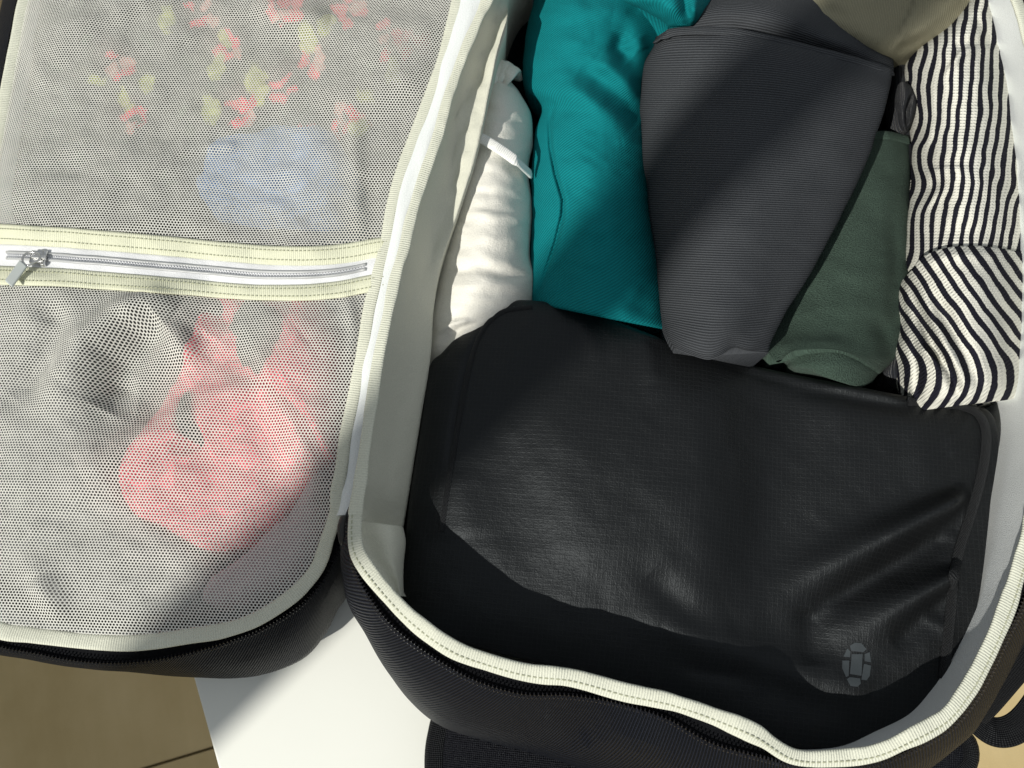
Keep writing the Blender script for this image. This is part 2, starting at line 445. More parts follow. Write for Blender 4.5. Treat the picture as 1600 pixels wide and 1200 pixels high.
# ------------------------------------------------------------------ surface builders
def patch(name, rows, mat, parent=None, nu=90, nv=56, zbot=0.02, inset=0.010, noise=(0, 0, 0), fl=(), prof=0.62, uvf=None, under=True, edge_noise=0.0, seed=1, colf=None):
    """cloth roll lofted through cross rows; row = (points_px across, z_left, z_top, z_right)"""
    th = np.linspace(0, 1, nv)
    s = (1 - np.cos(np.pi * th)) / 2
    s = 0.6 * s + 0.4 * th
    R = []
    for pts, zl, zt, zr in rows:
        P = np.asarray(pts, float)
        if len(P) == 2:
            Q = P[0] + (P[1] - P[0]) * s[:, None]
        else:
            D = catmull(P, 200)
            L = np.concatenate([[0], np.cumsum(np.linalg.norm(np.diff(D, axis=0), axis=1))]); L /= L[-1]
            Q = np.stack([np.interp(s, L, D[:, 0]), np.interp(s, L, D[:, 1])], 1)
        R.append(np.concatenate([Q.ravel(), [zl, zt, zr]]))
    G = catmull(np.array(R), nu)
    Q = G[:, :-3].reshape(nu, nv, 2)
    zl, zt, zr = G[:, -3], G[:, -2], G[:, -1]
    px, py = Q[..., 0], Q[..., 1]
    if edge_noise:
        wgt = (np.abs(2 * s - 1) ** 2)[None, :]
        px = px + edge_noise * wgt * fbm(py / 45.0, s[None, :] * 2 + np.zeros_like(py), seed + 20, 2)
    base = zl[:, None] * (1 - s)[None] + zr[:, None] * s[None]
    lift = np.sin(np.pi * np.clip(s, 0, 1)) ** prof
    z = base + (zt[:, None] - base) * lift[None]
    win = np.clip(lift * 1.5, 0, 1)[None]
    if noise[0]:
        z = z + noise[0] * fbm(px / noise[1], py / noise[2], seed, 3) * win
    z = z + folds(px, py, fl) * win
    W = unp(px, py, z)
    uv = np.stack([px, py], -1) * 0.00034 if uvf is None else None
    if uvf == 'grid':
        uv = grid_uv(W)
    elif callable(uvf):
        uv = uvf(px, py)
    if under:
        cen = W.mean(1, keepdims=True)
        def side(col, k):
            e = W[:, col:col + 1].copy()
            dirv = cen - e; dirv[..., 2] = 0
            dirv /= np.linalg.norm(dirv, axis=2, keepdims=True) + 1e-9
            out = []
            for a, f in ((0.15, 0.33), (0.5, 0.66), (1.3, 1.0)):
                q = e + dirv * inset * a
                q[..., 2] = e[..., 2] * (1 - f) + np.minimum(zbot, e[..., 2]) * f
                out.append(q)
            return out
        rs = side(nv - 1, 0); ls = side(0, 0)
        full = np.concatenate([W] + rs + ls[::-1], 1)
        euv = [uv[:, -1:] + np.array([0.004 * (k + 1), 0]) for k in range(3)] + [uv[:, :1] - np.array([0.004 * (3 - k), 0]) for k in range(3)]
        uvfull = np.concatenate([uv] + euv, 1)
        m = full.shape[1]
        F = gridF(nu, m, True).tolist()
        F.append(list(range(m))[::-1]); F.append([(nu - 1) * m + j for j in range(m)])
        F = [f[::-1] for f in F]
        return mesh_obj(name, full.reshape(-1, 3), F, mat, parent, uv=uvfull.reshape(-1, 2))
    return mesh_obj(name, W.reshape(-1, 3), gridF(nu, nv, flip=True), mat, parent, uv=uv.reshape(-1, 2))

def blob(name, outline, zedge, zfun, mat, parent=None, N=260, R=60, zbot=0.0, k=6.0, inset=0.0, uvrot=0.0, col=None, world=False, skirt=True, centre=None, closed_spline=True):
    """pillow over a star-shaped outline: zfun(px,py,x,y,r) gives the top height, zedge the height of the rim"""
    D = catmull(outline, N, True)
    ze = D[:, 2] if D.shape[1] > 2 else np.full(N, zedge)
    E = D if world else unp(D[:, 0], D[:, 1], ze)
    E = E.copy(); E[:, 2] = ze
    c = E.mean(0) if centre is None else np.append(unp(centre[0], centre[1], ze.mean())[:2], ze.mean())
    q = np.linspace(0, 1, R)
    r = 1 - (1 - q) ** 1.6
    r[0] = 0.004
    X = c[0] + r[:, None] * (E[:, 0] - c[0]); Y = c[1] + r[:, None] * (E[:, 1] - c[1])
    zr_ = ze.mean() + (ze[None] - ze.mean()) * r[:, None] ** 3
    p0 = np.stack([X, Y, zr_], -1)
    px, py = prj(p0)
    zt = zfun(px, py, X, Y, r[:, None])
    pr = (1 - r ** k) ** 0.5
    Z = ze[None] + (zt - ze[None]) * pr[:, None]
    G = np.stack([X, Y, Z], -1)
    cr, sr = math.cos(uvrot), math.sin(uvrot)
    uv = np.stack([X * cr - Y * sr, X * sr + Y * cr], -1)
    rings = [G]; uvs = [uv]
    if skirt:
        nrm = E[:, :2] - c[:2]; nrm /= np.linalg.norm(nrm, axis=1)[:, None]
        for f, a in ((0.12, 0.25), (0.5, 0.6), (0.88, 0.25), (1.0, -0.6)):
            q2 = E.copy(); q2[:, :2] += nrm * inset * a; q2[:, 2] = ze * (1 - f) + zbot * f
            rings.append(q2[None]); uvs.append((uv[-1] + np.array([0, 0.01 * f]))[None])
    A = np.concatenate(rings, 0); U = np.concatenate(uvs, 0)
    F = gridF(A.shape[0], N, True)
    F = F[:, ::-1].tolist() if False else F.tolist()
    F.append(list(range(N))[::-1])
    if skirt:
        F.append([(A.shape[0] - 1) * N + j for j in range(N)])
    colv = None
    if col is not None:
        ax, ay = prj(A)
        colv = col(ax, ay)
    o = mesh_obj(name, A.reshape(-1, 3), F, mat, parent, uv=U.reshape(-1, 2), col=colv)
    return o

def frames(P, closed):
    T = (np.roll(P, -1, 0) - np.roll(P, 1, 0)) if closed else np.gradient(P, axis=0)
    T /= np.linalg.norm(T, axis=1)[:, None] + 1e-12
    H = np.cross(T, [0, 0, 1.0]); H /= np.linalg.norm(H, axis=1)[:, None] + 1e-12
    B = np.cross(H, T)
    return T, H, B

def webbing(name, P, half, thick, mat, parent, closed=False, tilt=0.0, ruck=0.0, k=14, seed=3, shape=2.4):
    """soft folded tape: super-elliptic section swept along P; tilt raises its inner side"""
    P = np.asarray(P, float); n = len(P)
    T, H, B = frames(P, closed)
    s = np.concatenate([[0], np.cumsum(np.linalg.norm(np.diff(P, axis=0), axis=1))])
    th = np.arange(k) * 2 * np.pi / k
    ca, sa = np.cos(th), np.sin(th)
    ex = np.sign(ca) * np.abs(ca) ** (2 / shape); ey = np.sign(sa) * np.abs(sa) ** (2 / shape)
    tl = np.broadcast_to(np.asarray(tilt, float), (n,))
    hw = np.broadcast_to(np.asarray(half, float), (n,)) * (1 + ruck * fbm(s / 0.018, s * 0, seed, 2))
    lift = 0.0012 * ruck * 6 * fbm(s / 0.012, s * 0 + 5, seed + 4, 2)
    A = H * np.cos(tl)[:, None] + B * np.sin(tl)[:, None]
    C2 = -H * np.sin(tl)[:, None] + B * np.cos(tl)[:, None]
    V = P[:, None] + hw[:, None, None] * ex[None, :, None] * A[:, None] + thick * ey[None, :, None] * C2[:, None] + (lift[:, None] * (ex[None] < 0))[..., None] * np.array([0, 0, 1.0])
    perim = np.concatenate([[0], np.cumsum(np.hypot(np.diff(ex * np.mean(half)), np.diff(ey * thick)))])
    uv = np.stack(np.broadcast_arrays(s[:, None], perim[None, :]), -1)
    if closed:
        V = np.concatenate([V, V[:1]], 0); uv = np.concatenate([uv, uv[-1:] + [0.001, 0]], 0)
    F = gridF(V.shape[0], k, True).tolist()
    F = [f[::-1] for f in F]
    if not closed:
        F.append(list(range(k))); F.append([(n - 1) * k + j for j in range(k)][::-1])
    return mesh_obj(name, V.reshape(-1, 3), F, mat, parent, uv=uv.reshape(-1, 2))

def dashes(name, P, off_h, off_b, mat, parent, length=0.0016, gap=0.0011, rad=0.00022):
    """running stitch along a path"""
    P = np.asarray(P, float)
    T, H, B = frames(P, False)
    Q = P + H * off_h + B * off_b
    s = np.concatenate([[0], np.cumsum(np.linalg.norm(np.diff(Q, axis=0), axis=1))])
    mb = MB()
    a = 0.0
    while a + length < s[-1]:
        mid = a + length / 2
        c = np.array([np.interp(mid, s, Q[:, j]) for j in range(3)])
        t = np.array([np.interp(mid, s, T[:, j]) for j in range(3)]); t /= np.linalg.norm(t)
        h = np.cross(t, [0, 0, 1.0]); h /= np.linalg.norm(h)
        b = np.cross(h, t)
        mb.box(c, t * length / 2, h * rad * 1.3, b * rad)
        a += length + gap
    o = mb.build(name, mat, parent); o['kind'] = 'stuff'
    return o

def coil(name, P, mat, parent, pitch=0.0020, half=0.0015, rows=2, r=0.0009):
    """zip teeth: two rows of small rounded lugs"""
    P = np.asarray(P, float)
    s = np.concatenate([[0], np.cumsum(np.linalg.norm(np.diff(P, axis=0), axis=1))])
    n = int(s[-1] / pitch)
    q = (np.arange(n) + 0.5) * pitch
    C = np.stack([np.interp(q, s, P[:, j]) for j in range(3)], 1)
    T, H, B = frames(C, False)
    mb = MB()
    for i in range(n):
        for k in range(rows):
            sg = -1 if k == 0 else 1
            c = C[i] + H[i] * sg * half * 0.5 + T[i] * (pitch * 0.25 * sg)
            t, h, b = T[i] * pitch * 0.30, H[i] * half * 0.48, B[i] * r
            V = [c - h, c + h, c - t, c + t, c + b, c - b]
            V = [c - h - t * 0.6, c - h + t * 0.6, c + h - t * 0.6, c + h + t * 0.6, c + b - h * 0.4, c + b + h * 0.4]
            mb.add(V, [(0, 1, 4), (1, 3, 5, 4), (3, 2, 5), (2, 0, 4, 5)])
    o = mb.build(name, mat, parent); o['kind'] = 'stuff'
    return o

# ------------------------------------------------------------------ the setting: floor, table, window wall
floor = tag(mesh_obj('floor', [(-6, -6, -0.46), (6, -6, -0.46), (6, 6, -0.46), (-6, 6, -0.46)], [(0, 1, 2, 3)], M['grout'], smooth=False), kind='structure')
tile_me = None
ang = math.radians(16)
for i in range(-5, 6):
    for j in range(-4, 5):
        if tile_me is None:
            mb = MB(); mb.box((0, 0, 0), (0.1490, 0, 0), (0, 0.2985, 0), (0, 0, 0.006))
            t0 = mb.build('floor_tile', M['tile']); tile_me = t0.data
            bevel(t0, 0.0015, 1); o = t0
        else:
            o = bpy.data.objects.new('floor_tile', tile_me); COL.objects.link(o)
        x, y = i * 0.30 + 0.098, j * 0.60 + 0.138 + (0.2 if i % 2 else 0)
        o.location = (x * math.cos(ang) - y * math.sin(ang), x * math.sin(ang) + y * math.cos(ang), -0.455)
        o.rotation_euler = (0, 0, ang)
        o.parent = floor

# window side of the place, out of frame: low wall and one upright; both throw the shade seen in the photo
wall = MB(); wall.box((-1.25, -1.0, 0.12), (0.05, 0, 0), (0, 2.6, 0), (0, 0, 0.575))
ww = tag(wall.build('window_wall', M['wallpaint']), kind='structure')
mb = MB(); mb.box((-1.2, -1.157, 1.45), (0.019, 0, 0), (0, 0.025, 0), (0, 0, 0.755))
mb.build('window_post', M['wallpaint'], ww)

tab = empty('white_table', (0.05, 0.0, -0.46), 'white smooth table top under the open backpack', 'table')
tp = [(120, -260), (140, 200), (215, 700), (300, 1055), (340, 1200), (372, 1310), (440, 1370), (700, 1390), (1250, 1390), (1390, 1340), (1455, 1215), (1530, 1130), (1590, 1072), (1640, 980), (1680, 500), (1700, -260)]
T3 = unp([p[0] for p in tp], [p[1] for p in tp], 0.0)[::-1]
nT = len(T3)
V = np.vstack([T3 * [1, 1, 0] + [0, 0, -0.001], T3 * [1, 1, 0] + [0, 0, -0.026]])
F = [list(range(nT)), [nT + j for j in range(nT)][::-1]] + [[(i + 1) % nT, i, nT + i, nT + (i + 1) % nT] for i in range(nT)]
to = mesh_obj('table_top', V, F, M['table'], tab, smooth=False)
bevel(to, 0.0015, 2)
for lx, ly in ((-0.10, -0.18), (0.20, -0.18), (-0.15, 0.30), (0.28, 0.30)):
    mb = MB(); mb.box((lx, ly, -0.2375), (0.02, 0, 0), (0, 0.02, 0), (0, 0, 0.2115)); bevel(mb.build('leg', M['table'], tab), 0.002)

# ------------------------------------------------------------------ backpack: main half
bag = empty('open_backpack', (0, 0.05, 0.0), 'black travel backpack lying open like a suitcase with cream lining and net lid', 'backpack')

ZR = 0.125
# stations: trim(px,py,z), zip line(px,py,z), widest outline(px,py,z)
ST = []
def st(t, c, o, zt=ZR, zc=None, zo=0.05):
    ST.append((t[0], t[1], zt, c[0], c[1], zt - 0.004 if zc is None else zc, o[0], o[1], zo))
st((556, 806), (545, 815), (546, 890), 0.118)
st((557, 855), (550, 866), (549, 920), 0.12)
st((574, 889), (562, 908), (556, 955), 0.122)
st((608, 931), (592, 955), (575, 990))
st((650, 973), (628, 992), (600, 1040))
st((708, 1014), (686, 1033), (640, 1095))
st((765, 1035), (745, 1065), (690, 1135))
st((825, 1051), (815, 1085), (765, 1160))
st((893, 1059), (885, 1087), (850, 1182))
st((975, 1081), (960, 1098), (940, 1213))
st((1050, 1097), (1040, 1123), (1030, 1245))
st((1120, 1121), (1108, 1160), (1110, 1275))
st((1180, 1147), (1178, 1181), (1190, 1290))
st((1237, 1181), (1238, 1195), (1260, 1290), 0.120)
st((1300, 1184), (1305, 1198), (1330, 1270), 0.118)
st((1362, 1177), (1370, 1191), (1400, 1230), 0.120)
st((1420, 1153), (1430, 1168), (1450, 1185))
st((1473, 1123), (1485, 1136), (1494, 1142))
st((1506, 1083), (1522, 1092), (1528, 1090))
st((1526, 1050), (1545, 1052), (1552, 1045))
st((1549, 1003), (1567, 1005), (1576, 1000))
st((1574, 942), (1596, 946), (1606, 945))
st((1592, 882), (1614, 888), (1626, 885))
st((1614, 790), (1636, 790), (1650, 790))
st((1642, 620), (1664, 620), (1682, 620))
st((1648, 430), (1670, 430), (1690, 430))
st((1636, 250), (1658, 247), (1678, 242))
st((1610, 80), (1632, 75), (1650, 68))
st((1585, 0), (1608, -8), (1628, -20))
st((1550, -80), (1568, -95), (1588, -112))
st((1475, -150), (1486, -170), (1500, -195))
st((1340, -190), (1343, -212), (1348, -245))
st((1100, -200), (1100, -222), (1100, -258))
st((930, -188), (925, -208), (918, -238))
st((840, -140), (826, -148), (812, -158))
st((793, -75), (781, -78), (776, -80))
for t in ((762, 0), (728, 78), (702, 150), (683, 219), (661, 281), (642, 344), (632, 390), (618, 437), (605, 500), (592, 562), (582, 625), (573, 687), (564, 750)):
    st(t, (t[0] - 9, t[1] + 1), (t[0] - 12, t[1] + 6), 0.118, 0.096, 0.04)
ST = np.array(ST)
NR = 900
ring = catmull(ST, NR, True)
rim = unp(ring[:, 0], ring[:, 1], ring[:, 2])
zipl = unp(ring[:, 3], ring[:, 4], ring[:, 5])
outl = unp(ring[:, 6], ring[:, 7], ring[:, 8])
cen = np.array([0.08, 0.06])

# outer shell: zip line -> bulging side -> underside
def shell_rows(zipl, outl, cen, bulge, seed, dent=None):
    n = len(zipl)
    s = np.concatenate([[0], np.cumsum(np.linalg.norm(np.diff(outl, axis=0), axis=1))])
    rows = []
    for f in np.linspace(0, 1, 9):
        q = zipl * (1 - f) + outl * f
        zz = zipl[:, 2] * (1 - f) + outl[:, 2] * f
        d = q[:, :2] - cen; d /= np.linalg.norm(d, axis=1)[:, None]
        am = bulge * math.sin(math.pi * f) + 0.002 * math.sin(math.pi * f) * fbm(s / 0.05, s * 0 + f * 1.5, seed, 3)
        q = q.copy(); q[:, :2] += d * np.asarray(am)[:, None] * 0.4 if np.ndim(am) else d * am
        q[:, 2] = zz + (np.asarray(am) * 0.9)
        if dent is not None:
            px, py = prj(q); q[:, 2] += folds(px, py, dent) * math.sin(math.pi * f)
        rows.append(q)
    for f, ins in ((0.35, 0.0), (0.7, 0.003), (0.93, 0.008), (1.0, 0.016)):
        q = outl.copy()
        d = q[:, :2] - cen; d /= np.linalg.norm(d, axis=1)[:, None]
        q[:, :2] -= d * ins; q[:, 2] = outl[:, 2] * (1 - f) + 0.0006 * f
        rows.append(q)
    return np.stack(rows, 1), s

def loft(name, G, s, mat, parent, closed=True, flip=False, cap=None):
    n, m, _ = G.shape
    dv = np.concatenate([[0], np.cumsum(np.linalg.norm(np.diff(G, axis=1), axis=2).mean(0))])
    uv = np.stack(np.broadcast_arrays(s[:, None], dv[None]), -1)
    if closed:
        G = np.concatenate([G, G[:1]], 0); uv = np.concatenate([uv, uv[-1:] + [[[0.001, 0]]]], 0)
    F = gridF(G.shape[0], m, False, flip).tolist()
    if cap is not None:
        F.append([i * m + cap for i in range(n)])
    return mesh_obj(name, G.reshape(-1, 3), F, mat, parent, uv=uv.reshape(-1, 2))

G, s = shell_rows(zipl, outl, cen, 0.010, 11, [([(880, 1105), (900, 1140), (915, 1170)], 45, -0.010), ([(1000, 1130), (1010, 1180)], 40, 0.004)])
main_shell = loft('outer_shell', G, s, M['shell'], bag, cap=G.shape[1] - 1)
# zip tape: rim -> zip line, slightly hollow
tr = []
for f in np.linspace(0, 1, 6):
    q = rim * (1 - f) + zipl * f
    q[:, 2] -= 0.002 + 0.002 * math.sin(math.pi * f)
    tr.append(q)
zt = loft('zip_tape', np.stack(tr, 1), s, M['tape'], bag)
FR = slice(0, int(NR * 0.52))
coil('zip_teeth', zipl[FR] + [0, 0, 0.0012], M['teeth'], zt)
# cream binding over the rim
rs = np.concatenate([[0], np.cumsum(np.linalg.norm(np.diff(rim, axis=0), axis=1))])
hng = ((ring[:, 0] < 790) & (ring[:, 1] < 850)).astype(float)
hng = np.convolve(np.concatenate([hng[-30:], hng, hng[:30]]), np.ones(61) / 61, 'valid')
mtrim = webbing('rim_binding', rim + [0, 0, 0.001], 0.0042 - 0.0011 * hng, 0.0013, M['trim'], bag, closed=True, tilt=-0.2 * (1 - hng), ruck=0.16, seed=5, shape=3.0)
dashes('stitching', rim[FR], 0.0014, 0.0022, M['thread'], mtrim)

# lining: rim -> sloping wall -> floor of the compartment
INN = []   # lower lining edge, traced on the hinge side, offset elsewhere
def lining_edge():
    q = rim.copy()
    d = q[:, :2] - cen; d /= np.linalg.norm(d, axis=1)[:, None]
    q[:, :2] += d * 0.006
    q[:, 2] = 0.012
    return q
low = lining_edge()
hx = [(805, -60), (800, 0), (781, 60), (766, 130), (746, 230), (718, 320), (690, 410), (678, 480), (672, 560), (656, 660), (640, 760), (626, 850), (628, 915), (640, 950)]
hz = [0.112, 0.112, 0.111, 0.109, 0.105, 0.098, 0.089, 0.083, 0.079, 0.077, 0.075, 0.075, 0.075, 0.08]
H3 = unp([p[0] for p in hx], [p[1] for p in hx], np.array(hz))
H3 = catmull(H3, 200)
rows_l = []
hinge = np.zeros(NR)
mid = rim.copy(); mid[:, :2] += (low[:, :2] - rim[:, :2]) * 0.7; mid[:, 2] = 0.06
for i in range(NR):
    # hinge side follows the traced edge
    if ring[i, 0] < 830 and ring[i, 1] < 900 and ring[i, 1] > -70:
        hinge[i] = 1
hinge = np.convolve(np.concatenate([hinge[-20:], hinge, hinge[:20]]), np.ones(41) / 41, 'valid')
ty = np.interp(rim[:, 1], H3[::-1, 1], np.arange(200)[::-1])
trc = np.stack([np.interp(rim[:, 1], H3[::-1, 1], H3[::-1, j]) for j in range(3)], 1)
trc[:, 1] = rim[:, 1]
mid = mid * (1 - hinge[:, None]) + trc * hinge[:, None]
ssl = s
far = sm((rim[:, 1] - 0.05) / 0.06) * hinge          # looser lining towards the far end
for f in np.linspace(0, 1, 22):
    q = rim * (1 - f) + mid * f
    d = q[:, :2] - cen; d /= np.linalg.norm(d, axis=1)[:, None]
    en = math.sin(math.pi * min(1, f * 0.985)) ** 0.7
    wv = ((0.0035 * hinge + 0.0010 * (1 - hinge)) * fbm(ssl / 0.045, ssl * 0 + f * 1.4, 31, 2)) * en + far * 0.0028 * fbm(ssl / 0.016, ssl * 0 + f * 2.4, 36, 2) * en
    sag = (0.005 * hinge + 0.003 * far) * math.sin(math.pi * f) ** 1.0 * (1 if f < 0.5 else 1)
    q[:, :2] += d * (wv * 0.5 + sag * 0.35)[:, None]
    q[:, 2] += wv - 0.0015 - sag
    rows_l.append(q)
for f in np.linspace(0.25, 1, 4):
    q = mid.copy(); d = q[:, :2] - cen; d /= np.linalg.norm(d, axis=1)[:, None]
    q[:, :2] += d * (0.010 * f * hinge)[:, None]
    q[:, 2] = mid[:, 2] * (1 - f) + 0.008 * f
    rows_l.append(q)
GL = np.stack(rows_l, 1)
k0 = int(np.argmax(hinge < 0.03))                    # first station past the front corner
k1 = NR - int(np.argmax(hinge[::-1] < 0.03))
loft('side_lining', GL[k0:k1], s[k0:k1], M['lining_white'], bag, closed=False, flip=True)
idx = np.r_[k1 - 1:NR, 0:k0 + 1]
sh = np.concatenate([s[k1 - 1:], s[-1] + s[:k0 + 1]])
loft('lining', GL[idx], sh, M['lining'], bag, closed=False, flip=True)
mesh_obj('lining_floor', GL[::4, -1] + [0, 0, -0.0004], [list(range(len(GL[::4])))], M['lining'], bag)

# corner gusset of the lining beside the zip end
patch('lining_gusset', [([(556, 812), (590, 818), (628, 822)], 0.110, 0.108, 0.094), ([(560, 840), (595, 838), (632, 845)], 0.110, 0.108, 0.090), ([(572, 872), (605, 868), (629, 880)], 0.110, 0.106, 0.088), ([(598, 908), (616, 900), (628, 915)], 0.108, 0.104, 0.088), ([(618, 930), (622, 930), (629, 932)], 0.105, 0.100, 0.088)], M['lining'], bag, nu=40, nv=24, zbot=0.06, inset=0.004, noise=(0.0006, 30, 30), uvf='grid')

# white hinge strip between the halves
hs = catmull([(738, -20, 0.113), (716, 60, 0.113), (698, 108, 0.112), (676, 185, 0.112), (652, 250, 0.112), (630, 315, 0.111), (614, 390, 0.111), (600, 440, 0.110), (588, 500, 0.109), (577, 560, 0.108), (567, 625, 0.107), (558, 690, 0.106), (549, 745, 0.104), (541, 805, 0.102)], 160)
h3 = unp(hs[:, 0], hs[:, 1], hs[:, 2])
HG = []
for a in np.linspace(-1, 1, 9):
    q = h3.copy(); q[:, 0] += a * 0.0075; q[:, 2] += 0.0025 * (1 - a * a) + 0.002 * a - 0.002 + 0.0012 * fbm(np.arange(160) / 14.0, np.zeros(160) + a * 1.3, 41, 2)
    HG.append(q)
HG = np.stack(HG, 1)
loft('hinge_strip', HG, np.linspace(0, 0.36, 160), M['lining_white'], bag, closed=False, flip=True)
# black zip garage at the front end of the hinge
ge = MB()
gp = unp([540, 537, 536, 535], [808, 822, 838, 852], [0.104, 0.106, 0.105, 0.101])
ge.tube(catmull(gp, 14), 0.62 * np.array([0.0035, 0.0046, 0.005, 0.005, 0.0052, 0.0052, 0.005, 0.0048, 0.0045, 0.004, 0.0036, 0.003, 0.0022, 0.0012]), 10)
ge.build('zip_end_cover', M['rubber'], bag, smooth=True)

# ------------------------------------------------------------------ backpack: lid half
LZ = 0.075
LS = []
def ls(t, c, o, zt=LZ, zo=0.03, zc=None):
    LS.append((t[0], t[1], zt, c[0], c[1], zt - 0.004 if zc is None else zc, o[0], o[1], zo))
for (x, y), z in (((523, 800), 0.098), ((525, 766), 0.10), ((531, 734), 0.102), ((537, 687), 0.103), ((547, 640), 0.104), ((556, 594), 0.105), ((565, 547), 0.106), ((575, 484), 0.107), ((588, 431), 0.108), ((600, 385), 0.108), ((607, 340), 0.108), ((617, 297), 0.108), ((632, 250), 0.108), ((650, 203), 0.108), ((670, 150), 0.108), ((694, 78), 0.108), ((712, 0), 0.108)):
    ls((x + 3, y), (x + 9, y + 2), (x + 12, y + 5), z, 0.03, 0.092)
ls((728, -70), (740, -75), (745, -80), 0.10)
ls((722, -135), (735, -150), (745, -165), 0.09)
ls((670, -178), (675, -200), (680, -225))
ls((540, -190), (540, -212), (540, -240))
ls((380, -190), (380, -212), (380, -240))
ls((210, -180), (207, -202), (200, -230))
ls((110, -150), (96, -166), (80, -185))
ls((62, -80), (45, -84), (22, -92))
ls((40, 0), (26, -2), (5, -4))
ls((28, 60), (14, 58), (-6, 56))
ls((15, 130), (1, 128), (-20, 126))
ls((2, 200), (-13, 198), (-34, 196))
ls((-14, 280), (-30, 278), (-52, 276))
ls((-34, 380), (-50, 378), (-74, 376))
ls((-56, 520), (-72, 520), (-98, 520))
ls((-74, 680), (-92, 680), (-118, 682))
ls((-82, 800), (-100, 805), (-124, 812))
ls((-76, 890), (-94, 905), (-112, 920))
ls((-40, 955), (-55, 985), (-62, 1000))
ls((0, 984), (-4, 1010), (-6, 1018))
ls((50, 992), (48, 1020), (46, 1027))
ls((100, 998), (98, 1030), (96, 1037))
ls((150, 1003), (150, 1036), (150, 1044))
ls((200, 1005), (202, 1036), (205, 1050))
ls((250, 1001), (254, 1030), (260, 1056))
ls((300, 993), (305, 1019), (315, 1059))
ls((350, 985), (356, 1004), (365, 1060))
ls((400, 968), (408, 984), (415, 1053))
ls((450, 937), (460, 954), (468, 1030))
ls((480, 909), (492, 924), (500, 995))
ls((500, 880), (514, 890), (521, 955), 0.078)
ls((514, 838), (532, 846), (540, 915), 0.088)
LS = np.array(LS)
NL = 900
lring = catmull(LS, NL, True)[::-1]
lring = catmull(LS, NL, True)
lrim = unp(lring[:, 0], lring[:, 1], lring[:, 2])
lzip = unp(lring[:, 3], lring[:, 4], lring[:, 5])
lout = unp(lring[:, 6], lring[:, 7], lring[:, 8])
lcen = lrim[:, :2].mean(0)
GS, sl = shell_rows(lzip, lout, lcen, 0.004, 17)
flipL = True
loft('lid_shell', GS, sl, M['shell'], bag, flip=flipL, cap=GS.shape[1] - 1)
tr = []
for f in np.linspace(0, 1, 6):
    q = lrim * (1 - f) + lzip * f
    q[:, 2] -= 0.002 + 0.002 * math.sin(math.pi * f)
    tr.append(q)
lzt = loft('lid_zip_tape', np.stack(tr, 1), sl, M['tape'], bag, flip=flipL)
FL = slice(int(NL * 0.55), NL - 2)
coil('zip_teeth', lzip[FL] + [0, 0, 0.0012], M['teeth'], lzt)
lhalf = np.interp(lring[:, 0], [500, 540], [0.0041, 0.0037])
ltrim = webbing('lid_binding', lrim + [0, 0, 0.001], lhalf, 0.0014, M['trim'], bag, closed=True, tilt=0.15, ruck=0.08, seed=9, shape=2.8)
dashes('stitching', lrim[FL], 0.0022, 0.0016, M['thread'], ltrim)
dashes('stitching', lrim[0:300], 0.0024, 0.0016, M['thread_dark'], ltrim)
# inside of the lid: walls and floor
rows_i = []
for f, ins in ((0, 0.0), (0.3, 0.004), (0.65, 0.007), (1.0, 0.010)):
    q = lrim.copy(); d = q[:, :2] - lcen; d /= np.linalg.norm(d, axis=1)[:, None]
    q[:, :2] -= d * ins; q[:, 2] = (lrim[:, 2] - 0.002) * (1 - f) + 0.006 * f
    rows_i.append(q)
GI = np.stack(rows_i, 1)
loft('lid_lining', GI, sl, M['lining_white'], bag, flip=not flipL, cap=3)

# --- net over the lid
lth = np.arctan2(lrim[:, 1] - lcen[1], lrim[:, 0] - lcen[0])
lrad = np.hypot(lrim[:, 1] - lcen[1], lrim[:, 0] - lcen[0])
oi = np.argsort(lth)
TH = np.concatenate([lth[oi] - 2 * np.pi, lth[oi], lth[oi] + 2 * np.pi])
RA = np.tile(lrad[oi], 3); RZ = np.tile(lrim[oi, 2], 3)
NETF = [
    ([(40, 70), (62, 110), (72, 130)], 16, 0.0015),
    ([(90, 150), (200, 55)], 18, 0.002),
    ([(60, 60), (220, 10)], 18, 0.0015),
    ([(10, 620), (60, 560), (80, 500), (70, 470)], 22, -0.005),
    ([(90, 600), (140, 530), (190, 490), (240, 470), (280, 490)], 26, 0.008),
    ([(150, 640), (185, 570), (230, 520), (255, 500)], 30, -0.010),
    ([(180, 700), (240, 600), (300, 560), (330, 520)], 34, -0.004),
    ([(200, 480), (280, 530), (300, 560)], 22, 0.006),
    ([(120, 740), (250, 680), (380, 600), (480, 520)], 40, 0.007),
    ([(200, 620), (300, 620), (420, 560)], 40, -0.004),
    ([(552, 180), (556, 260), (560, 370)], 14, 0.002),
    ([(540, 450), (560, 520), (555, 580)], 14, 0.003),
    ([(60, 900), (80, 940), (95, 985)], 22, 0.005),
    ([(110, 1000), (230, 965), (300, 955), (420, 935)], 22, 0.004),
    ([(0, 965), (60, 968), (110, 985)], 16, -0.003),
    ([(400, 0), (450, 30), (520, 40)], 26, 0.004),
    ([(320, 230), (370, 226)], 8, 0.0015),
]
def net_rz(x, y):
    th = np.arctan2(y - lcen[1], x - lcen[0])
    return np.hypot(y - lcen[1], x - lcen[0]) / np.interp(th, TH, RA), np.interp(th, TH, RZ)
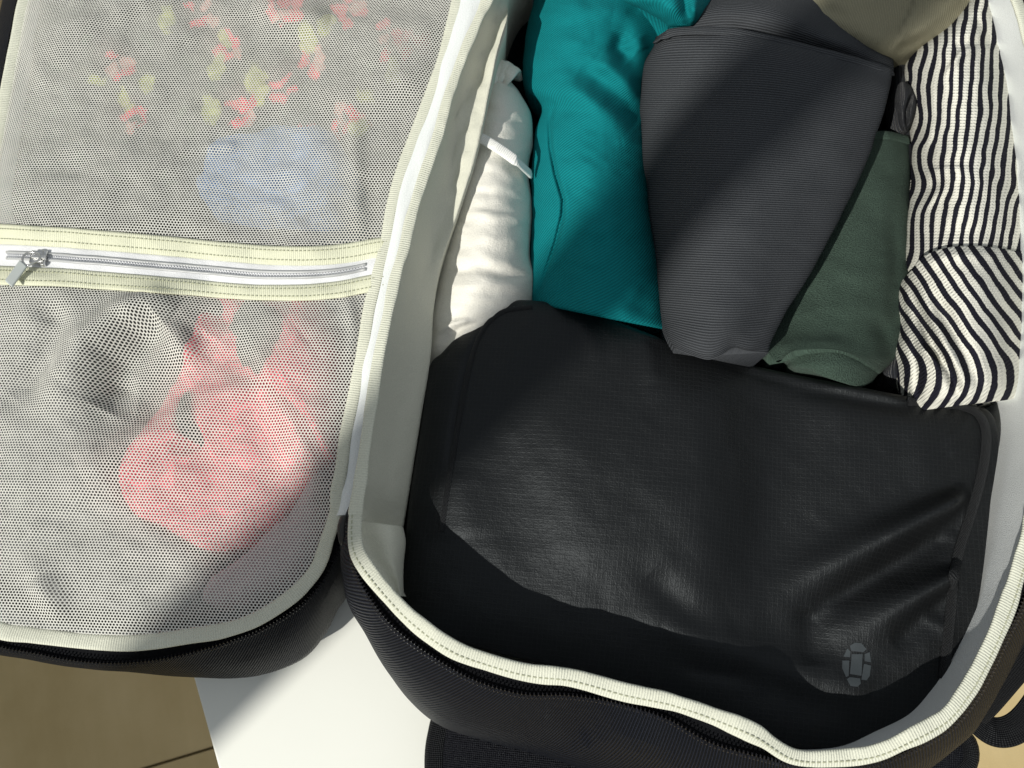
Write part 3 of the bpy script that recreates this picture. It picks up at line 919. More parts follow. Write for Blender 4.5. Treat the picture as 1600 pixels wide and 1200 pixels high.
def net_z(x, y):
    r, rz = net_rz(x, y)
    rc = np.clip(r, 0, 1)
    zb = rz * rc ** 2 + 0.088 * (1 - rc ** 2)
    z = zb + 0.010 * (1 - rc ** 6)
    px, py = prj(np.stack([x, y, z], -1))
    z = z + 1.35 * folds(px, py, NETF) * sm((1 - rc) / 0.10) * (1 - np.exp(-((py - np.interp(px, ZBX, ZBY)) / 55) ** 2)) + 0.0040 * fbm(px / 95 + py / 300, py / 70, 51, 3) * sm((1 - rc) / 0.14)
    # the sewn-in zip pulls the net down a little
    zy = np.interp(px, ZBX, ZBY)
    z = z - 0.0035 * np.exp(-((py - zy) / 45) ** 2) * sm((1 - rc) / 0.10)
    return z
ZBX = np.array([-120, 0, 100, 200, 300, 400, 500, 560, 600])
ZBY = np.array([392, 398, 402, 410, 418, 427, 428, 420, 410.0])

PITCH = 0.00180
def net(name, upper):
    ax = PITCH; ay = PITCH * 0.80
    ca, sa = math.cos(-0.04), math.sin(-0.04)
    ni, nj = 360, 460
    I, J = np.meshgrid(np.arange(ni), np.arange(nj), indexing='ij')
    cx = (I - ni / 2 + 0.5 * (J % 2)) * ax; cy = (J - nj / 2) * ay
    cx = cx.ravel(); cy = cy.ravel()
    def tow(u, v): return lcen[0] + u * ca - v * sa, lcen[1] + u * sa + v * ca
    X, Y = tow(cx, cy)
    r, rz = net_rz(X, Y)
    px, py = prj(np.stack([X, Y, np.full_like(X, 0.092)], -1))
    zy = np.interp(px, ZBX, ZBY)
    keep = (r < 0.995) & ((py < zy - 8) if upper else (py > zy + 12))
    Ii, Jj = I.ravel()[keep], J.ravel()[keep]
    cx, cy = cx[keep], cy[keep]
    n = len(cx)
    # shared outer corners of the hexagonal cells (quantised), own inner hole
    a6 = np.radians([90, 150, 210, 270, 330, 30])
    hx_ = np.array([0, -0.5, -0.5, 0, 0.5, 0.5]) * ax
    hy_ = np.array([2 / 3, 1 / 3, -1 / 3, -2 / 3, -1 / 3, 1 / 3]) * ay
    ox = cx[:, None] + hx_; oy = cy[:, None] + hy_
    key = np.round(ox / (ax / 2)).astype(np.int64) * 100003 + np.round(oy / (ay / 3)).astype(np.int64)
    uq, first, inv = np.unique(key.ravel(), return_index=True, return_inverse=True)
    OX = ox.ravel()[first]; OY = oy.ravel()[first]
    hr = 0.375 * PITCH
    rr = hr * (1 + 0.02 * np.random.RandomState(3).randn(n))[:, None]
    ix = cx[:, None] + rr * np.cos(a6) * 1.0; iy = cy[:, None] + rr * np.sin(a6) * 0.93
    U = np.concatenate([OX, ix.ravel()]); Vv = np.concatenate([OY, iy.ravel()])
    # slight irregularity of the knit
    U = U + 0.00010 * fbm(U / 0.012, Vv / 0.012, 61, 2); Vv = Vv + 0.00010 * fbm(U / 0.012, Vv / 0.012, 66, 2)
    X, Y = tow(U, Vv)
    Z = net_z(X, Y)
    Z[len(OX):] -= 0.00022          # hole edges sit lower: rounded threads
    inv = inv.reshape(n, 6)
    inn = len(OX) + np.arange(n * 6).reshape(n, 6)
    k2 = (np.arange(6) + 1) % 6
    F = np.stack([inv, inv[:, k2], inn[:, k2], inn], -1).reshape(-1, 4)
    return mesh_obj(name, np.stack([X, Y, Z], -1), F, M['net'], bag, uv=np.stack([U, Vv], -1))
for up_ in (True, False):
    net('net_panel', up_)

# --- zip across the net
def strip(name, off0, off1, mat, lift, xs=(-60, 608), n=150, crown=0.0008, bend=True, m=9, seed=71):
    px = np.linspace(xs[0], xs[1], n)
    zy = np.interp(px, ZBX, ZBY)
    k = np.ones(15) / 15
    zy = np.convolve(np.pad(zy, 7, 'edge'), k, 'valid')
    rows = []
    for f in np.linspace(0, 1, m):
        o0 = np.interp(px, ZBX, np.interp(ZBX, [-120, 0, 400, 560, 610], [off0[0], off0[0], off0[1], off0[2], off0[2]]))
        o1 = np.interp(px, ZBX, np.interp(ZBX, [-120, 0, 400, 560, 610], [off1[0], off1[0], off1[1], off1[2], off1[2]]))
        py = zy + o0 * (1 - f) + o1 * f + 0.8 * fbm(px / 60.0, px * 0 + 3, seed, 2)
        w0 = unp(px, py, 0.092)
        for _ in range(3):
            z = net_z(w0[:, 0], w0[:, 1]) + lift + crown * math.sin(math.pi * f)
            w0 = unp(px, py, z)
        rows.append(w0)
    Gd = np.stack(rows, 1)
    # give the tape a real thickness
    bot = Gd.copy(); bot[..., 2] -= 0.0012
    full = np.concatenate([Gd, bot[:, ::-1]], 1)
    uv = np.concatenate([grid_uv(Gd)[..., ::-1], grid_uv(Gd)[..., ::-1][:, ::-1]], 1)
    F = gridF(n, 2 * m, True).tolist()
    F.append(list(range(2 * m))[::-1]); F.append([(n - 1) * 2 * m + j for j in range(2 * m)])
    return mesh_obj(name, full.reshape(-1, 3), F, mat, bag, uv=uv.reshape(-1, 2)), Gd
tz, Gz = strip('net_zip_tape', (-18, -16, -14), (20, 22, 16), M['zip_white'], 0.0006)
b1, Gb1 = strip('net_zip_border', (-48, -44, -42), (-17, -15, -12), M['band'], 0.0014, seed=73)
b2, Gb2 = strip('net_zip_border', (17, 19, 14), (46, 42, 40), M['band'], 0.0014, seed=75)
for Gb, ob in ((Gb1, b1), (Gb2, b2)):
    for cidx in (2, 6):
        dashes('stitching', Gb[:, cidx], 0, 0.0003, M['thread'], ob, length=0.0013, gap=0.0012, rad=0.0002)
cmb = MB()
for cidx, dz in ((3, 0.0005), (5, 0.0005)):
    cmb.tube(Gz[16:142, cidx] + [0, 0, dz], 0.0009, 8)
cc = cmb.build('zip_coil', M['zip_coil'], tz, smooth=True)
mid_z = (Gz[16:142, 3] + Gz[16:142, 5]) / 2 + [0, 0, 0.0004]
coil('zip_teeth', mid_z, M['zip_white'], tz, pitch=0.0017, half=0.0022, r=0.0009)
# slider with ring and pull
sc_ = np.array([Gz[28, 4]]).reshape(3) + [0, 0, 0.0018]
sl_root = MB()
def P3(px, py, dz=0.0): return unp(px, py, sc_[2] + dz)
tdir = P3(70, 404) - P3(40, 402); tdir /= np.linalg.norm(tdir)
ndir = np.cross([0, 0, 1.0], tdir)
sl_root.box(P3(60, 402), tdir * 0.0045, ndir * 0.0040, np.array([0, 0, 0.0008]))
sl_root.box(P3(61, 402, 0.0022), tdir * 0.0040, ndir * 0.0012, np.array([0, 0, 0.0013]))
sl_root.box(P3(70, 404), tdir * 0.0012, ndir * 0.0048, np.array([0, 0, 0.0014]))
sld = bevel(sl_root.build('slider', M['metal'], tz), 0.0005, 2)
rg = MB()
rp = unp([35, 40, 52, 60, 62, 55, 46, 40], [406, 397, 394, 398, 405, 409, 414, 414], sc_[2] + 0.0035)
rg.tube(catmull(rp, 28, True), 0.00065, 8, True)
rg.build('pull_ring', M['metal'], tz, smooth=True)
pl = MB()
a0 = unp([32, 42, 20, 7], [404, 419, 447, 441], np.array([sc_[2] + 0.0040, sc_[2] + 0.0040, sc_[2] + 0.0065, sc_[2] + 0.0065]))
pc = a0.mean(0); pa = (a0[2] + a0[3] - a0[0] - a0[1]) / 4; pb = (a0[1] + a0[2] - a0[0] - a0[3]) / 4
pn = np.cross(pa, pb); pn /= np.linalg.norm(pn)
pl.box(pc, pa, pb, pn * 0.0007)
bevel(pl.build('pull_tab', M['pull'], tz), 0.0006, 2)

# padded back panel sticking out under the front, and webbing strap at the corner
pad_out = [(760, 1085), (700, 1112), (684, 1150), (680, 1200), (688, 1262), (730, 1310), (850, 1340), (1150, 1350), (1400, 1330), (1470, 1275), (1490, 1215), (1510, 1190), (1511, 1165), (1496, 1148), (1440, 1120), (1250, 1090), (1000, 1080)]
pad = blob('back_panel_pad', pad_out, 0.016, lambda px, py, x, y, r: 0.026 + 0.0015 * fbm(px / 40, py / 40, 81, 3), M['pad'], bag, N=220, R=40, zbot=0.0, k=14, inset=0.002)
pe = catmull(pad_out, 260, True); pp = unp(pe[:, 0], pe[:, 1], 0.0195)
webbing('pad_binding', pp, 0.0062, 0.0036, M['webbing'], bag, closed=True)
for sp3, tl in (([(1625, 985, 0.084), (1600, 1022, 0.078), (1568, 1062, 0.068), (1540, 1096, 0.058), (1520, 1118, 0.050)], (-0.5, -0.2)), ([(1488, 1080, 0.040), (1520, 1118, 0.044), (1552, 1143, 0.046), (1586, 1138, 0.048), (1618, 1106, 0.054), (1650, 1050, 0.062)], (0.0, 0.3))):
    stp = catmull(sp3, 80)
    webbing('strap', unp(stp[:, 0], stp[:, 1], stp[:, 2]), 0.0078, 0.0008, M['webbing'], bag, tilt=np.linspace(tl[0], tl[1], 80), shape=5)

# ------------------------------------------------------------------ things in the main half
dk = [(640, 830), (670, 560), (705, 380), (750, 200), (800, -60), (900, -150), (1400, -150), (1530, -60), (1580, 200), (1590, 500), (1570, 800), (1490, 1060), (1200, 1090), (900, 1030), (720, 960)]  # near-black layer added beneath the rolls so the gaps stay dark
tag(blob('gap_dark_layer', dk, 0.018, lambda px, py, x, y, r: 0.028 + 0.003 * fbm(px / 70, py / 70, 91, 3), M['dark_under'], N=160, R=30, zbot=0.0085, k=10),
    'near-black clothing layer added so that the gaps between the rolled clothes stay dark', 'clothing')

# --- packing cube
cube = empty('packing_cube', (0.06, -0.05, 0.03), 'large black ripstop packing cube with a grey shell emblem in one corner', 'packing cube')
co = [(640, 960), (630, 890), (640, 780), (655, 680), (670, 578), (691, 552), (716, 525), (744, 497), (775, 479), (805, 471), (840, 472), (880, 477), (919, 489), (960, 503), (1010, 523), (1060, 543), (1130, 562), (1220, 582), (1320, 602), (1420, 622), (1500, 632), (1540, 641), (1556, 664), (1560, 700), (1554, 745), (1545, 800), (1540, 850), (1532, 920), (1518, 985), (1502, 1040), (1488, 1085), (1450, 1130), (1370, 1165), (1260, 1172), (1160, 1130), (1050, 1085), (900, 1048), (760, 1015), (690, 990)]
CF = [
    ([(1508, 768), (1130, 962)], 26, 0.0200, 'd'),
    ([(1515, 815), (1260, 960)], 24, -0.0050),
    ([(1492, 890), (1285, 1000)], 22, 0.0150, 'd'),
    ([(1480, 935), (1380, 1010)], 22, -0.003),
    ([(1262, 950), (1262, 1040)], 26, -0.003),
    ([(1115, 1000), (1000, 900)], 24, -0.0025),
    ([(1020, 975), (1350, 1085)], 30, 0.0055),
    ([(1060, 1040), (1160, 1060)], 14, -0.002),
    ([(1290, 606), (1400, 630)], 9, 0.005),
    ([(1030, 530), (1250, 600)], 18, -0.003),
    ([(960, 512), (1050, 548)], 9, 0.004),
    ([(1240, 612), (1420, 646)], 16, -0.004),
    ([(710, 740), (720, 850)], 40, 0.003),
    ([(1185, 560), (1195, 960)], 75, -0.004),
    ([(1250, 560), (1330, 700)], 30, 0.0012), ([(1400, 640), (1440, 760)], 26, 0.0012), ([(1500, 660), (1460, 700)], 8, 0.0015), ([(1510, 690), (1470, 715)], 8, 0.0012),
    ([(1495, 840), (1440, 830)], 8, 0.0012), ([(1480, 985), (1430, 960)], 8, 0.0012), ([(900, 500), (930, 580)], 14, 0.0012), ([(1000, 530), (1010, 620)], 16, 0.0014),
    ([(850, 620), (960, 900)], 55, 0.0018),
    ([(760, 640), (860, 960)], 40, -0.0014),
    ([(760, 500), (733, 570), (716, 650), (704, 730)], 5, -0.0015),
]
def cube_edge(x, y):
    return 0.072 + 0.007 * sm((x - 700) / 300) + 0.018 * sm((x - 1450) / 80) * sm((y - 600) / 120) * sm((1130 - y) / 80)
co = [(x, y, float(cube_edge(x, y))) for x, y in co]
def cube_z(px, py, x, y, r):
    lean = 0.084 + 0.012 * sm((px - 1150) / 350)
    z = lean + 0.022 * np.where(px < 1070, np.exp(-((px - 1070) / 330) ** 2), 0.35 * np.exp(-((px - 1070) / 300) ** 2) + 0.65 * np.exp(-((px - 1070) / 90) ** 2)) * np.exp(-((py - 740) / 300) ** 2)
    return z + folds(px, py, CF) * sm((1 - r) / 0.11) + 0.0011 * fbm(px / 90, py / 90, 95, 3)
CK = 9
cb = blob('top_panel', co, 0.072, cube_z, M['cube'], cube, N=420, R=150, zbot=0.0305, k=CK, inset=0.003, uvrot=0.10, centre=(1080, 790))
# binding piping round the top seam
def cube_surf(px, py, it=5, dz=0.0):
    px = np.asarray(px, float); py = np.asarray(py, float)
    D = catmull(co, 420, True); E = unp(D[:, 0], D[:, 1], D[:, 2])
    c = unp(1080, 790, D[:, 2].mean())
    th = np.arctan2(E[:, 1] - c[1], E[:, 0] - c[0]); rad = np.hypot(E[:, 1] - c[1], E[:, 0] - c[0])
    k = np.argsort(th); t3 = np.concatenate([th[k] - 2 * np.pi, th[k], th[k] + 2 * np.pi]); r3 = np.tile(rad[k], 3); e3 = np.tile(D[k, 2], 3)
    z = np.full(px.shape, 0.09)
    for _ in range(it):
        W = unp(px, py, z)
        an = np.arctan2(W[..., 1] - c[1], W[..., 0] - c[0])
        ze = np.interp(an, t3, e3)
        rr = np.clip(np.hypot(W[..., 1] - c[1], W[..., 0] - c[0]) / np.interp(an, t3, r3), 0, 1)
        qx, qy = prj(np.stack([W[..., 0], W[..., 1], D[:, 2].mean() + (ze - D[:, 2].mean()) * rr ** 3], -1))
        zt = cube_z(qx, qy, W[..., 0], W[..., 1], rr)
        z = ze + (zt - ze) * (1 - rr ** CK) ** 0.5 + dz
    return unp(px, py, z)
pr_ = catmull([(1418, 627), (1468, 632), (1505, 637), (1528, 648), (1540, 672), (1540, 705), (1532, 750), (1518, 800), (1502, 850), (1492, 890), (1486, 950), (1480, 1010), (1474, 1060)], 120)
pw = cube_surf(pr_[:, 0], pr_[:, 1], dz=0.0004)
webbing('piping', pw, 0.0026, 0.0018, M['cube_pipe'], cube)
pr2 = catmull([(832, 480), (790, 486), (762, 506), (742, 545), (726, 610), (712, 690), (700, 760), (690, 830)], 100)
webbing('piping', cube_surf(pr2[:, 0], pr2[:, 1], dz=0.0002), 0.0016, 0.0009, M['cube_pipe'], cube)
# shell emblem: seven facets printed proud of the cloth (zoomed trace / 8 + origin)
LG = [[(48, 49), (56, 44), (66, 45), (74, 54), (69, 59), (50, 57)],
      [(38, 66), (44, 53), (49, 58), (48, 67)],
      [(71, 62), (79, 59), (81, 75), (71, 73)],
      [(51, 62), (68, 62), (66, 96), (48, 93)],
      [(36, 72), (47, 72), (46, 96), (42, 98), (36, 84)],
      [(70, 77), (81, 80), (79, 96), (74, 103), (66, 102)],
      [(43, 101), (48, 98), (64, 100), (65, 108), (60, 113), (49, 112)]]
for poly in LG:
    D = np.array(poly, float) + [1280, 960]
    n = len(D)
    c = D.mean(0)
    fine = []
    for i in range(n):
        for f in np.linspace(0, 1, 5)[:-1]: fine.append(D[i] * (1 - f) + D[(i + 1) % n] * f)
    fine = np.array(fine); m = len(fine)
    rings = [c + (fine - c) * f for f in (0.02, 0.5, 1.0)]
    A = np.concatenate([cube_surf(q[:, 0], q[:, 1], dz=0.00022) for q in rings] + [cube_surf(rings[-1][:, 0], rings[-1][:, 1], dz=-0.0005)])
    F = gridF(4, m, True)[:, ::-1].tolist() + [list(range(m))]
    mesh_obj('emblem_facet', A, F, M['logo'], cube, smooth=False)

# --- white rolled shirt at the hinge side
wr = empty('white_rolled_shirt', (0.0, 0.08, 0.03), 'white jersey rolled up beside the hinge lining with a bright white band', 'shirt')
WF = [([(742, 160), (780, 178), (825, 200)], 9, -0.002), ([(740, 330), (785, 335), (830, 345)], 10, 0.0025, 'a'), ([(745, 300), (790, 305), (825, 322)], 8, -0.002),
      ([(690, 430), (745, 415), (800, 432), (830, 428)], 9, -0.003), ([(700, 452), (760, 440), (825, 455)], 14, 0.002), ([(735, 250), (780, 262), (820, 290)], 8, 0.0016),
      ([(680, 520), (710, 503), (735, 500)], 6, 0.004, 'a'), ([(690, 540), (722, 512), (745, 505)], 5, -0.003), ([(750, 370), (800, 375), (830, 385)], 12, 0.0018)]
patch('rolled_body', [
    ([(752, 142), (775, 128), (798, 126)], 0.070, 0.080, 0.070),
    ([(738, 160), (775, 150), (815, 148)], 0.062, 0.086, 0.066),
    ([(725, 190), (778, 185), (829, 182)], 0.056, 0.090, 0.062),
    ([(714, 230), (775, 228), (832, 228)], 0.054, 0.092, 0.06),
    ([(704, 270), (770, 270), (826, 268)], 0.054, 0.092, 0.06),
    ([(694, 320), (765, 320), (830, 320)], 0.054, 0.093, 0.06),
    ([(682, 380), (760, 382), (829, 384)], 0.054, 0.093, 0.06),
    ([(670, 440), (755, 442), (834, 440)], 0.052, 0.092, 0.06),
    ([(658, 500), (740, 500), (830, 490)], 0.050, 0.086, 0.06),
    ([(650, 560), (720, 560), (800, 540)], 0.045, 0.070, 0.05),
    ([(652, 600), (700, 600), (770, 580)], 0.04, 0.055, 0.045)], M['white_cloth'], wr, nu=130, nv=60, zbot=0.0305, noise=(0.0022, 60, 22), fl=WF, uvf='grid', edge_noise=3, seed=3)
# gathered neck tuft
for k, (a, b_, c2) in enumerate((((744, 150), (758, 128), (770, 104)), ((756, 146), (768, 124), (782, 98)), ((770, 138), (780, 118), (794, 102)), ((784, 132), (794, 118), (803, 108)))):
    P = catmull(unp([a[0], b_[0], c2[0], c2[0] + 4], [a[1], b_[1], c2[1], c2[1] + 14], np.array([0.074, 0.080, 0.076, 0.060])), 24)
    webbing('gathered_neck', P, 0.0042, 0.0020, M['white_cloth'], wr, ruck=0.2, seed=20 + k, shape=2.0)
bd = catmull([(724, 208), (738, 211), (750, 215), (768, 225), (788, 238), (808, 253), (829, 272)], 50)
bz = np.interp(bd[:, 0], [724, 738, 750, 775, 805, 830], [0.082, 0.090, 0.0945, 0.0968, 0.0935, 0.074])
webbing('white_band', unp(bd[:, 0], bd[:, 1], bz), 0.0034, 0.0012, M['white_band'], wr)

# --- teal trousers
te = empty('teal_folded_trousers', (0.05, 0.12, 0.03), 'teal twill trousers folded into a long roll beside the charcoal top', 'trousers')
TF = [([(900, 110), (950, 140), (990, 175), (1005, 190)], 18, -0.006), ([(930, 90), (970, 120), (1000, 150)], 14, 0.006), ([(880, 125), (930, 165), (985, 205)], 16, 0.003),
      ([(975, 50), (965, 75), (985, 95)], 12, -0.007), ([(995, 55), (1005, 80)], 12, 0.004), ([(840, 30), (900, 12), (960, 20)], 18, 0.003), ([(835, 80), (880, 60), (930, 60)], 20, 0.002),
      ([(866, 163), (858, 190), (860, 230), (868, 270), (880, 312), (879, 335), (868, 380), (850, 430), (838, 470)], 3.2, -0.0050),
      ([(872, 163), (864, 190), (866, 230), (874, 270), (886, 312), (885, 335), (874, 380), (856, 430)], 6, 0.0012),
      ([(1000, 440), (985, 470), (970, 500)], 14, 0.002), ([(1015, 200), (1000, 215), (970, 220)], 10, 0.002)]
patch('rolled_body', [
    ([(842, -90), (960, -100), (1085, -90)], 0.055, 0.098, 0.060),
    ([(838, -40), (955, -48), (1078, -40)], 0.055, 0.100, 0.062),
    ([(833, 0), (940, -5), (1060, 5)], 0.058, 0.102, 0.064),
    ([(824, 45), (930, 40), (1046, 50)], 0.058, 0.102, 0.066),
    ([(816, 100), (915, 98), (1022, 105)], 0.058, 0.102, 0.066),
    ([(820, 137), (915, 140), (1014, 150)], 0.058, 0.102, 0.064),
    ([(848, 168), (925, 175), (1016, 190)], 0.060, 0.102, 0.064),
    ([(835, 212), (925, 220), (1018, 230)], 0.058, 0.102, 0.062),
    ([(829, 270), (925, 275), (1020, 285)], 0.058, 0.102, 0.062),
    ([(830, 340), (930, 345), (1030, 355)], 0.058, 0.102, 0.062),
    ([(829, 410), (935, 420), (1044, 430)], 0.058, 0.102, 0.064),
    ([(832, 465), (940, 488), (1052, 505)], 0.062, 0.104, 0.070),
    ([(834, 474), (945, 497), (1050, 517)], 0.066, 0.100, 0.072)], M['teal'], te, nu=200, nv=130, zbot=0.0305, noise=(0.0034, 70, 48), fl=TF, uvf='grid', edge_noise=3, seed=5)
patch('folded_leg', [
    ([(952, -70), (1040, -80), (1125, -60)], 0.075, 0.118, 0.08),
    ([(960, -20), (1040, -30), (1118, -15)], 0.085, 0.120, 0.085),
    ([(966, -2), (1040, -8), (1112, 5)], 0.092, 0.120, 0.088),
    ([(1000, 14), (1050, 10), (1106, 18)], 0.094, 0.118, 0.088),
    ([(1030, 30), (1060, 28), (1096, 30)], 0.096, 0.112, 0.090),
    ([(1044, 41), (1062, 40), (1084, 40)], 0.096, 0.106, 0.092)], M['teal'], te, nu=60, nv=50, zbot=0.07, inset=0.006, noise=(0.003, 40, 40), fl=[([(1075, -30), (1068, 0), (1075, 30)], 8, -0.006), ([(1090, -30), (1088, 0), (1085, 30)], 8, 0.004)], uvf='grid', seed=9)

# --- charcoal ribbed top
gr = empty('charcoal_ribbed_top', (0.13, 0.11, 0.03), 'charcoal grey ribbed knit top rolled into a wide tapering bundle', 'top')
GF = [([(1040, 90), (1200, 110), (1380, 160)], 60, 0.002), ([(1150, 300), (1140, 420), (1110, 520)], 60, 0.002), ([(1250, 380), (1225, 450), (1180, 540)], 40, -0.002)]
patch('back_layer', [
    ([(1085, -30), (1230, -25), (1385, 20)], 0.07, 0.098, 0.075),
    ([(1085, 8), (1135, -6), (1215, 2), (1300, 40), (1395, 82)], 0.08, 0.112, 0.08),
    ([(1075, 25), (1135, 14), (1210, 24), (1300, 58), (1396, 95)], 0.09, 0.117, 0.085),
    ([(1060, 45), (1140, 38), (1220, 52), (1310, 80), (1396, 112)], 0.085, 0.112, 0.085),
    ([(1060, 80), (1140, 80), (1220, 90), (1310, 110), (1385, 140)], 0.07, 0.095, 0.08)], M['rib_grey'], gr, nu=50, nv=70, zbot=0.05, noise=(0.002, 60, 40), uvf='grid', seed=12)
gbody = patch('rolled_body', [
    ([(1026, 58), (1056, 44), (1131, 43), (1187, 53), (1262, 70), (1337, 89), (1394, 106)], 0.100, 0.121, 0.104),
    ([(1022, 72), (1056, 58), (1131, 57), (1187, 66), (1262, 84), (1337, 104), (1393, 122)], 0.092, 0.127, 0.104),
    ([(1004, 104), (1200, 105), (1390, 142)], 0.080, 0.131, 0.104),
    ([(1001, 160), (1190, 165), (1378, 190)], 0.078, 0.132, 0.104),
    ([(1003, 225), (1180, 230), (1354, 248)], 0.078, 0.132, 0.105),
    ([(1013, 310), (1170, 315), (1321, 322)], 0.078, 0.132, 0.106),
    ([(1022, 380), (1155, 385), (1286, 388)], 0.080, 0.131, 0.107),
    ([(1029, 435), (1150, 440), (1261, 438)], 0.084, 0.130, 0.108),
    ([(1036, 490), (1130, 500), (1226, 492)], 0.090, 0.128, 0.108),
    ([(1044, 525), (1075, 540), (1110, 548), (1145, 536), (1175, 540), (1205, 532)], 0.098, 0.125, 0.108),
    ([(1056, 545), (1080, 555), (1106, 562), (1126, 556), (1146, 544), (1166, 548), (1200, 552)], 0.104, 0.121, 0.108)], M['rib_grey'], gr, nu=180, nv=90, zbot=0.036, noise=(0.0024, 110, 70), fl=GF, prof=0.5, uvf='grid', edge_noise=3, seed=14)
hm = catmull([(1026, 64), (1056, 50), (1131, 49), (1187, 59), (1262, 77), (1337, 96), (1393, 113)], 120)
hz_ = np.interp(hm[:, 0], [1020, 1040, 1100, 1210, 1320, 1375, 1395], [0.098, 0.112, 0.123, 0.1265, 0.1225, 0.111, 0.098])
webbing('hem', unp(hm[:, 0], hm[:, 1], hz_), 0.0030, 0.0011, M['rib_grey'], gr, tilt=0.0)

# --- dark green top
gn = empty('dark_green_top', (0.2, 0.08, 0.03), 'dark green soft jersey folded between the charcoal roll and the striped top', 'top')
NF = [([(1290, 420), (1340, 430), (1400, 425)], 18, 0.0012), ([(1280, 490), (1340, 480), (1400, 490)], 16, 0.0012), ([(1395, 330), (1402, 420), (1400, 520)], 14, -0.003), ([(1370, 500), (1390, 540), (1400, 570)], 14, -0.004)]
patch('rolled_body', [
    ([(1330, 205), (1370, 205), (1419, 213)], 0.072, 0.078, 0.070),
    ([(1320, 222), (1370, 222), (1421, 230)], 0.066, 0.082, 0.066),
    ([(1296, 300), (1360, 300), (1422, 305)], 0.064, 0.083, 0.062),
    ([(1262, 380), (1345, 380), (1421, 385)], 0.064, 0.084, 0.062),
    ([(1228, 450), (1325, 455), (1419, 455)], 0.066, 0.085, 0.062),
    ([(1206, 510), (1310, 515), (1416, 515)], 0.072, 0.088, 0.064),
    ([(1198, 542), (1250, 536), (1298, 536), (1345, 552), (1405, 555)], 0.084, 0.095, 0.064),
    ([(1200, 551), (1216, 566), (1240, 549), (1298, 546), (1335, 556), (1376, 583)], 0.086, 0.097, 0.072)], M['green'], gn, nu=120, nv=70, zbot=0.0305, noise=(0.0022, 60, 40), fl=NF, prof=0.5, uvf='grid', edge_noise=2, seed=16)
patch('folded_end', [
    ([(1222, 556), (1290, 540), (1376, 578)], 0.078, 0.088, 0.070),
    ([(1232, 564), (1285, 552), (1310, 550), (1376, 580)], 0.080, 0.0925, 0.070),
    ([(1233, 573), (1300, 572), (1370, 588)], 0.080, 0.094, 0.072),
    ([(1240, 581), (1262, 580), (1303, 594), (1343, 604), (1364, 597)], 0.080, 0.090, 0.074)], M['green'], gn, nu=40, nv=50, zbot=0.06, inset=0.004, noise=(0.001, 40, 20), uvf='grid', edge_noise=2, seed=18)
hm = catmull([(1362, 212), (1390, 212), (1419, 219)], 30)
webbing('hem', unp(hm[:, 0], hm[:, 1], np.interp(hm[:, 0], [1360, 1385, 1419], [0.082, 0.081, 0.072])), 0.0032, 0.0012, M['green'], gn)

# --- khaki trousers at the far end
kh = empty('khaki_trousers', (0.22, 0.25, 0.03), 'khaki cotton trousers at the far end above the charcoal bundle', 'trousers')
patch('rolled_body', [
    ([(1110, -130), (1300, -140), (1500, -120)], 0.05, 0.090, 0.05),
    ([(1115, -60), (1300, -70), (1545, -55)], 0.055, 0.100, 0.075),
    ([(1120, -10), (1300, -15), (1545, 0)], 0.06, 0.104, 0.080),
    ([(1180, 30), (1320, 40), (1520, 50)], 0.06, 0.104, 0.075),
    ([(1280, 75), (1360, 80), (1450, 85)], 0.06, 0.096, 0.055),
    ([(1340, 105), (1385, 105), (1425, 108)], 0.05, 0.072, 0.05)], M['olive'], kh, nu=80, nv=70, zbot=0.0305, noise=(0.002, 80, 50), fl=[([(1436, -20), (1415, 30), (1386, 82)], 4, -0.0025), ([(1442, -20), (1421, 30), (1392, 82)], 6, 0.0015), ([(1200, 10), (1290, 20), (1380, 60)], 26, 0.004), ([(1150, -10), (1260, 0), (1330, 30)], 10, -0.003), ([(1420, 60), (1470, 20), (1510, -20)], 10, 0.003), ([(1400, 80), (1440, 60)], 8, -0.003)], prof=0.5, uvf='grid', seed=22)

# --- striped top
sp_ = empty('striped_top', (0.27, 0.1, 0.03), 'black and white striped knit top rolled against the far-right wall', 'top')
def suv_up(px, py):
    wob = 5.0 * fbm(px / 40.0, py / 38.0, 33, 2) + 5 * np.exp(-((px - 1440) / 26.0) ** 2) * np.sin(py / 17.0)
    lean = (py - 200) * 0.06 + 0.0006 * np.maximum(0, py - 150) ** 2 * 0.55
    return np.stack([(px + wob + lean) * 0.00034 * 1.16, py * 0.00034], -1)
SF = [([(1420, 262), (1450, 268), (1480, 262), (1510, 262)], 10, 0.004, 'a'), ([(1420, 300), (1445, 295), (1470, 285)], 9, -0.003), ([(1418, 330), (1442, 322), (1470, 300)], 8, 0.003),
      ([(1480, 110), (1500, 82), (1530, 72), (1560, 74)], 8, 0.005, 'a'), ([(1490, 75), (1510, 66), (1550, 68)], 8, -0.004), ([(1425, 240), (1445, 225), (1452, 200)], 9, 0.003),
      ([(1570, 70), (1582, 140), (1590, 220)], 10, -0.004), ([(1440, 370), (1500, 360), (1580, 372)], 16, -0.003), ([(1520, 20), (1540, 50), (1562, 80)], 9, -0.003)]
